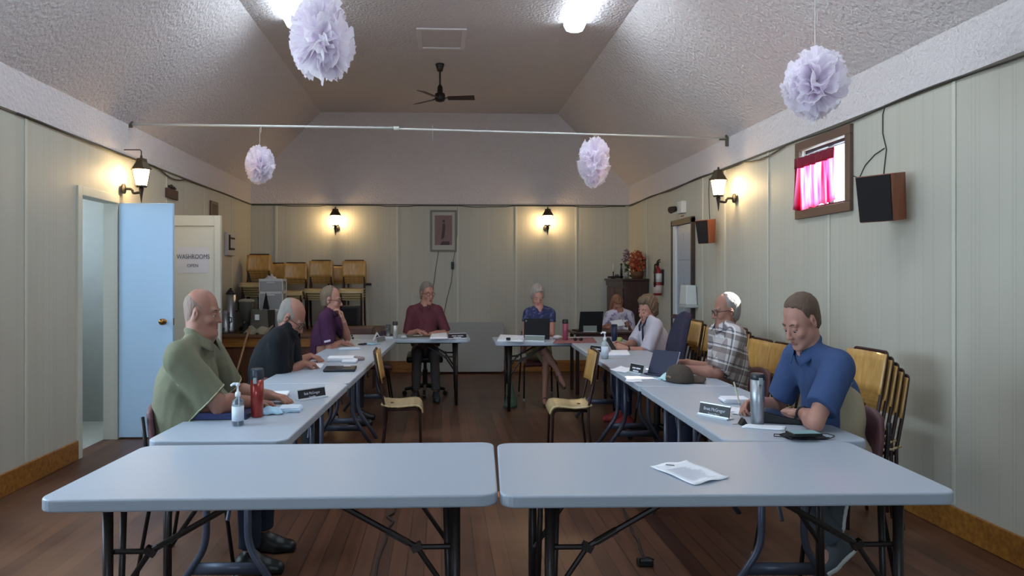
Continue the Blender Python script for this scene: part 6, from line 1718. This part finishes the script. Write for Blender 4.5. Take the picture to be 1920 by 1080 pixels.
# ================================================================== BACK RIGHT: desk, cabinet
M_maho = wood('dark mahogany', (44, 26, 24), (64, 38, 34), axis='Z', rough=.35)
DZ = .755; x0, x1 = at(1076, 622, 8.95).x, at(1192, 622, 8.95).x
t = thing('desk', 'small dark wooden desk in the back right corner', 'desk', ((x0 + x1) / 2, 9.15, 0))
MB().box2((x0, 8.95, DZ - .03), (x1, 9.42, DZ)).build('desktop', M_maho, t, bevel=.006)
MB().box2((x0 + .04, 8.98, DZ - .12), (x1 - .04, 9.0, DZ - .03)).build('apron', mat('plum stained wood', (84, 48, 46), rough=.5), t)
for x in (x0 + .03, x1 - .07):
    for y in (8.97, 9.36): MB().box2((x, y, 0), (x + .04, y + .04, DZ - .03)).build('leg', M_maho, t)
q = Vector((at(1103, 610, 9.15).x - .02, 9.14, DZ)); laptop(q, PI + .18, 'black laptop open on the small desk in back corner', .30, .235, -.22, est=.4)
q = at(1106, 617, 9.0); t = thing('desk_sign', 'clear grey desk sign before the back corner laptop', 'sign', (q.x, 8.99, DZ))
MB().box((0, 0, .04), (.165, .006, .07), Rx(-.15)).build('plate', mat('clear grey acrylic', (120, 126, 122), rough=.3), t, world=False); MB().box((0, .01, .004), (.17, .04, .008)).build('base', M_hold, t, world=False)
t = thing('magazine', 'open white booklet held by the woman at the back desk', 'booklet', at(1158, 606, 9.36), .1)
MB().box((0, 0, 0), (.16, .006, .11), Rx(-.9) @ Ry(-.18)).build('page', M_white, t, world=False); MB().box((.11, .02, -.02), (.08, .006, .12), Rx(-.2) @ Rz(.4)).build('page', M_white, t, world=False)
MB().box((.11, .0155, -.02), (.03, .004, .06), Rx(-.2) @ Rz(.4)).build('dark_print', M_dark, t, world=False)
CX = 2.48; CY0, CY1, CZ = 10.06, 11.10, 1.40
t = thing('cabinet', 'dark mahogany cabinet in the back right corner', 'cabinet', (2.65, 10.58, 0))
MB().box2((CX, CY0, .06), (XR - .02, CY1, CZ - .03)).build('body', M_maho, t, bevel=.004)
MB().box2((CX - .04, CY0 - .03, CZ - .03), (XR - .015, CY1 + .03, CZ)).build('cornice', M_maho, t, bevel=.008)
MB().box2((CX - .02, CY0 - .01, CZ - .10), (CX, CY1, CZ - .03)).build('frieze', M_maho, t)
for k in range(2):
    y0 = CY0 + .04 + k * .49; d = MB().box2((CX - .016, y0, .12), (CX, y0 + .46, CZ - .13)).build('door', mat('reddish cabinet door', (70, 38, 36), rough=.35), t, bevel=.005)
    MB().sphere((CX - .03, y0 + (.42 if k == 0 else .04), .72), .014, 10, 8).build('knob', M_brass, d, smooth=True)
MB().box2((CX - .01, CY0, 0), (XR - .03, CY1, .06)).build('plinth', M_maho, t)
# on the cabinet
def onc(px, Y): return Vector((at(px, 520, Y).x, Y, CZ))
t = thing('candlestick', 'white candle in a short dark holder on the cabinet', 'candle', onc(1150, 10.75))
MB().lathe([(.03, 0), (.03, .012), (.010, .02), (.009, .08), (.016, .10), (.001, .10)], seg=14, sx=SQ).build('holder', mat('dark green bronze', (50, 52, 40), rough=.4, metal=.5), t, world=False, smooth=True)
MB().cyl((0, 0, .10), (0, 0, .21), .0105, 10).build('candle', mat('ivory wax', (206, 204, 190), rough=.5), t, world=False, smooth=True)
t = thing('bottle', 'slim black bottle on the cabinet beside the candle', 'bottle', onc(1165, 10.5))
MB().lathe([(.002, 0), (.02, 0), (.02, .12), (.012, .15), (.011, .19)], seg=14, sx=SQ).build('glass', M_blk, t, world=False, smooth=True); MB().lathe([(.018, .19), (.018, .215), (.001, .216)], seg=12, sx=SQ).build('cap', M_blk, t, world=False)
t = thing('tray', 'low dark tray with small dishes on the cabinet', 'tray', onc(1154, 10.62))
MB().box((0, 0, .02), (.18, .2, .03)).build('tray_base', M_dark, t, world=False, bevel=.006); MB().sphere((.02, 0, .045), .035, 12, 8, (1, 1, .5)).build('dish', mat('pewter dish', (90, 86, 80), rough=.4, metal=.5), t, world=False, smooth=True)
def bunch(mb, c, n, spread, size, rnd, up=.6):
    for k in range(n):
        d = Vector((rnd.gauss(0, 1), rnd.gauss(0, 1), rnd.gauss(up, .7))); d.normalize(); p = Vector((d.x * spread[0], d.y * spread[1], d.z * spread[2])) * rnd.uniform(.55, 1.05) + c
        a = d.cross(Vector((rnd.random(), rnd.random(), rnd.random() + .1))).normalized(); b = d.cross(a); s = size * rnd.uniform(.7, 1.3)
        mb.add([p - a * s * .5, p + b * s * .45 + d * s * .2, p + a * s * .5 + d * s * .3, p - b * s * .45 + d * s * .1, p + d * s * .9], [(0, 1, 4), (1, 2, 4), (2, 3, 4), (3, 0, 4)])
rnd = random.Random(4)
t = thing('flower_vase', 'small vase with mauve flowers on the cabinet', 'vase', onc(1175, 10.7))
MB().lathe([(.002, 0), (.03, 0), (.045, .05), (.03, .12), (.022, .15), (.03, .165)], seg=16, sx=SQ).build('vase', mat('white china', (176, 178, 172), rough=.3), t, world=False, smooth=True)
b = MB(); bunch(b, Vector((0, 0, .27)), 60, (.05, .05, .13), .035, rnd); b.build('mauve_flowers', mat('mauve petals', (132, 100, 112), rough=.8, var=.3), t, world=False)
b = MB(); bunch(b, Vector((.03, -.02, .12)), 50, (.05, .05, .11), .035, rnd); b.build('leaves', mat('dark green leaves', (66, 78, 46), rough=.7, var=.3), t, world=False)
t = thing('flower_basket', 'wicker basket of orange autumn leaves on the cabinet', 'basket', onc(1195, 10.25))
MB().lathe([(.002, 0), (.085, 0), (.105, .06), (.11, .10), (.10, .10), (.08, .02), (.001, .02)], seg=20, sx=SQ).build('basket', mat('brown wicker', (96, 66, 44), rough=.8, bump=.6, bscale=90), t, world=False, smooth=True)
b = MB(); bunch(b, Vector((0, 0, .21)), 230, (.088, .10, .15), .05, rnd, .25); b.build('orange_leaves', mat('burnt orange leaves', (150, 62, 34), rough=.75, var=.45, vscale=30), t, world=False)
b = MB(); bunch(b, Vector((0, 0, .22)), 70, (.09, .11, .16), .04, rnd, .3); b.build('tan_leaves', mat('pale tan leaves', (176, 122, 84), rough=.75, var=.3, vscale=30), t, world=False)
# ================================================================== LIGHT, SKY, CAMERA
w = bpy.data.worlds.new('bright overcast sky'); sc.world = w; w.use_nodes = True
nt = w.node_tree; bg = nt.nodes['Background']
bg.inputs[0].default_value = (.62, .82, 1.0, 1); bg.inputs[1].default_value = 8.0
def portal(name, loc, rot, sx, sy):
    l = bpy.data.lights.new(name, 'AREA'); l.shape = 'RECTANGLE'; l.size = sx; l.size_y = sy; l.cycles.is_portal = True
    o = bpy.data.objects.new(name, l); COL.objects.link(o); o.location = loc; o.rotation_euler = rot
portal('window_daylight', (XL - .11, (LW[0] + LW[1]) / 2, (LW[2] + LW[3]) / 2), (0, -PI / 2, 0), LW[3] - LW[2], LW[1] - LW[0])
portal('doorway_daylight', (XL - .11, (DO[0] + DO[1]) / 2, DO[3] / 2), (0, -PI / 2, 0), DO[3], DO[1] - DO[0])
portal('window_daylight', ((RW[0] + RW[1]) / 2, YF - .11, (RW[2] + RW[3]) / 2), (PI / 2, 0, 0), RW[1] - RW[0], RW[3] - RW[2])
portal('window_daylight', (XR + .11, (WIN[0] + WIN[1]) / 2, (WIN[2] + WIN[3]) / 2), (0, PI / 2, 0), WIN[3] - WIN[2], WIN[1] - WIN[0])
s = bpy.data.lights.new('sun', 'SUN'); s.energy = 38; s.angle = .009; s.color = (1, .97, .92)
so = bpy.data.objects.new('sun', s); COL.objects.link(so)
so.rotation_euler = Vector((-1.07, -.14, -1.0)).to_track_quat('-Z', 'Y').to_euler()
cd = bpy.data.cameras.new('camera'); cd.sensor_width = 36; cd.lens = FPX / 1920 * 36
cd.shift_x = (960 - PPX) / 1920; cd.shift_y = -(540 - PPY) / 1920; cd.clip_start = .05
co = bpy.data.objects.new('camera', cd); COL.objects.link(co)
co.location = (0, 0, CAMH); co.rotation_euler = (PI / 2, 0, -YAW)
sc.camera = co
vs = sc.view_settings; vs.view_transform = 'Standard'; vs.look = 'None'; vs.gamma = 1; vs.exposure = 0.50
try: vs.use_curve_mapping = False
except Exception: pass
sc.cycles.use_denoising = True
sc.cycles.max_bounces = 16; sc.cycles.diffuse_bounces = 10; sc.cycles.sample_clamp_indirect = 6
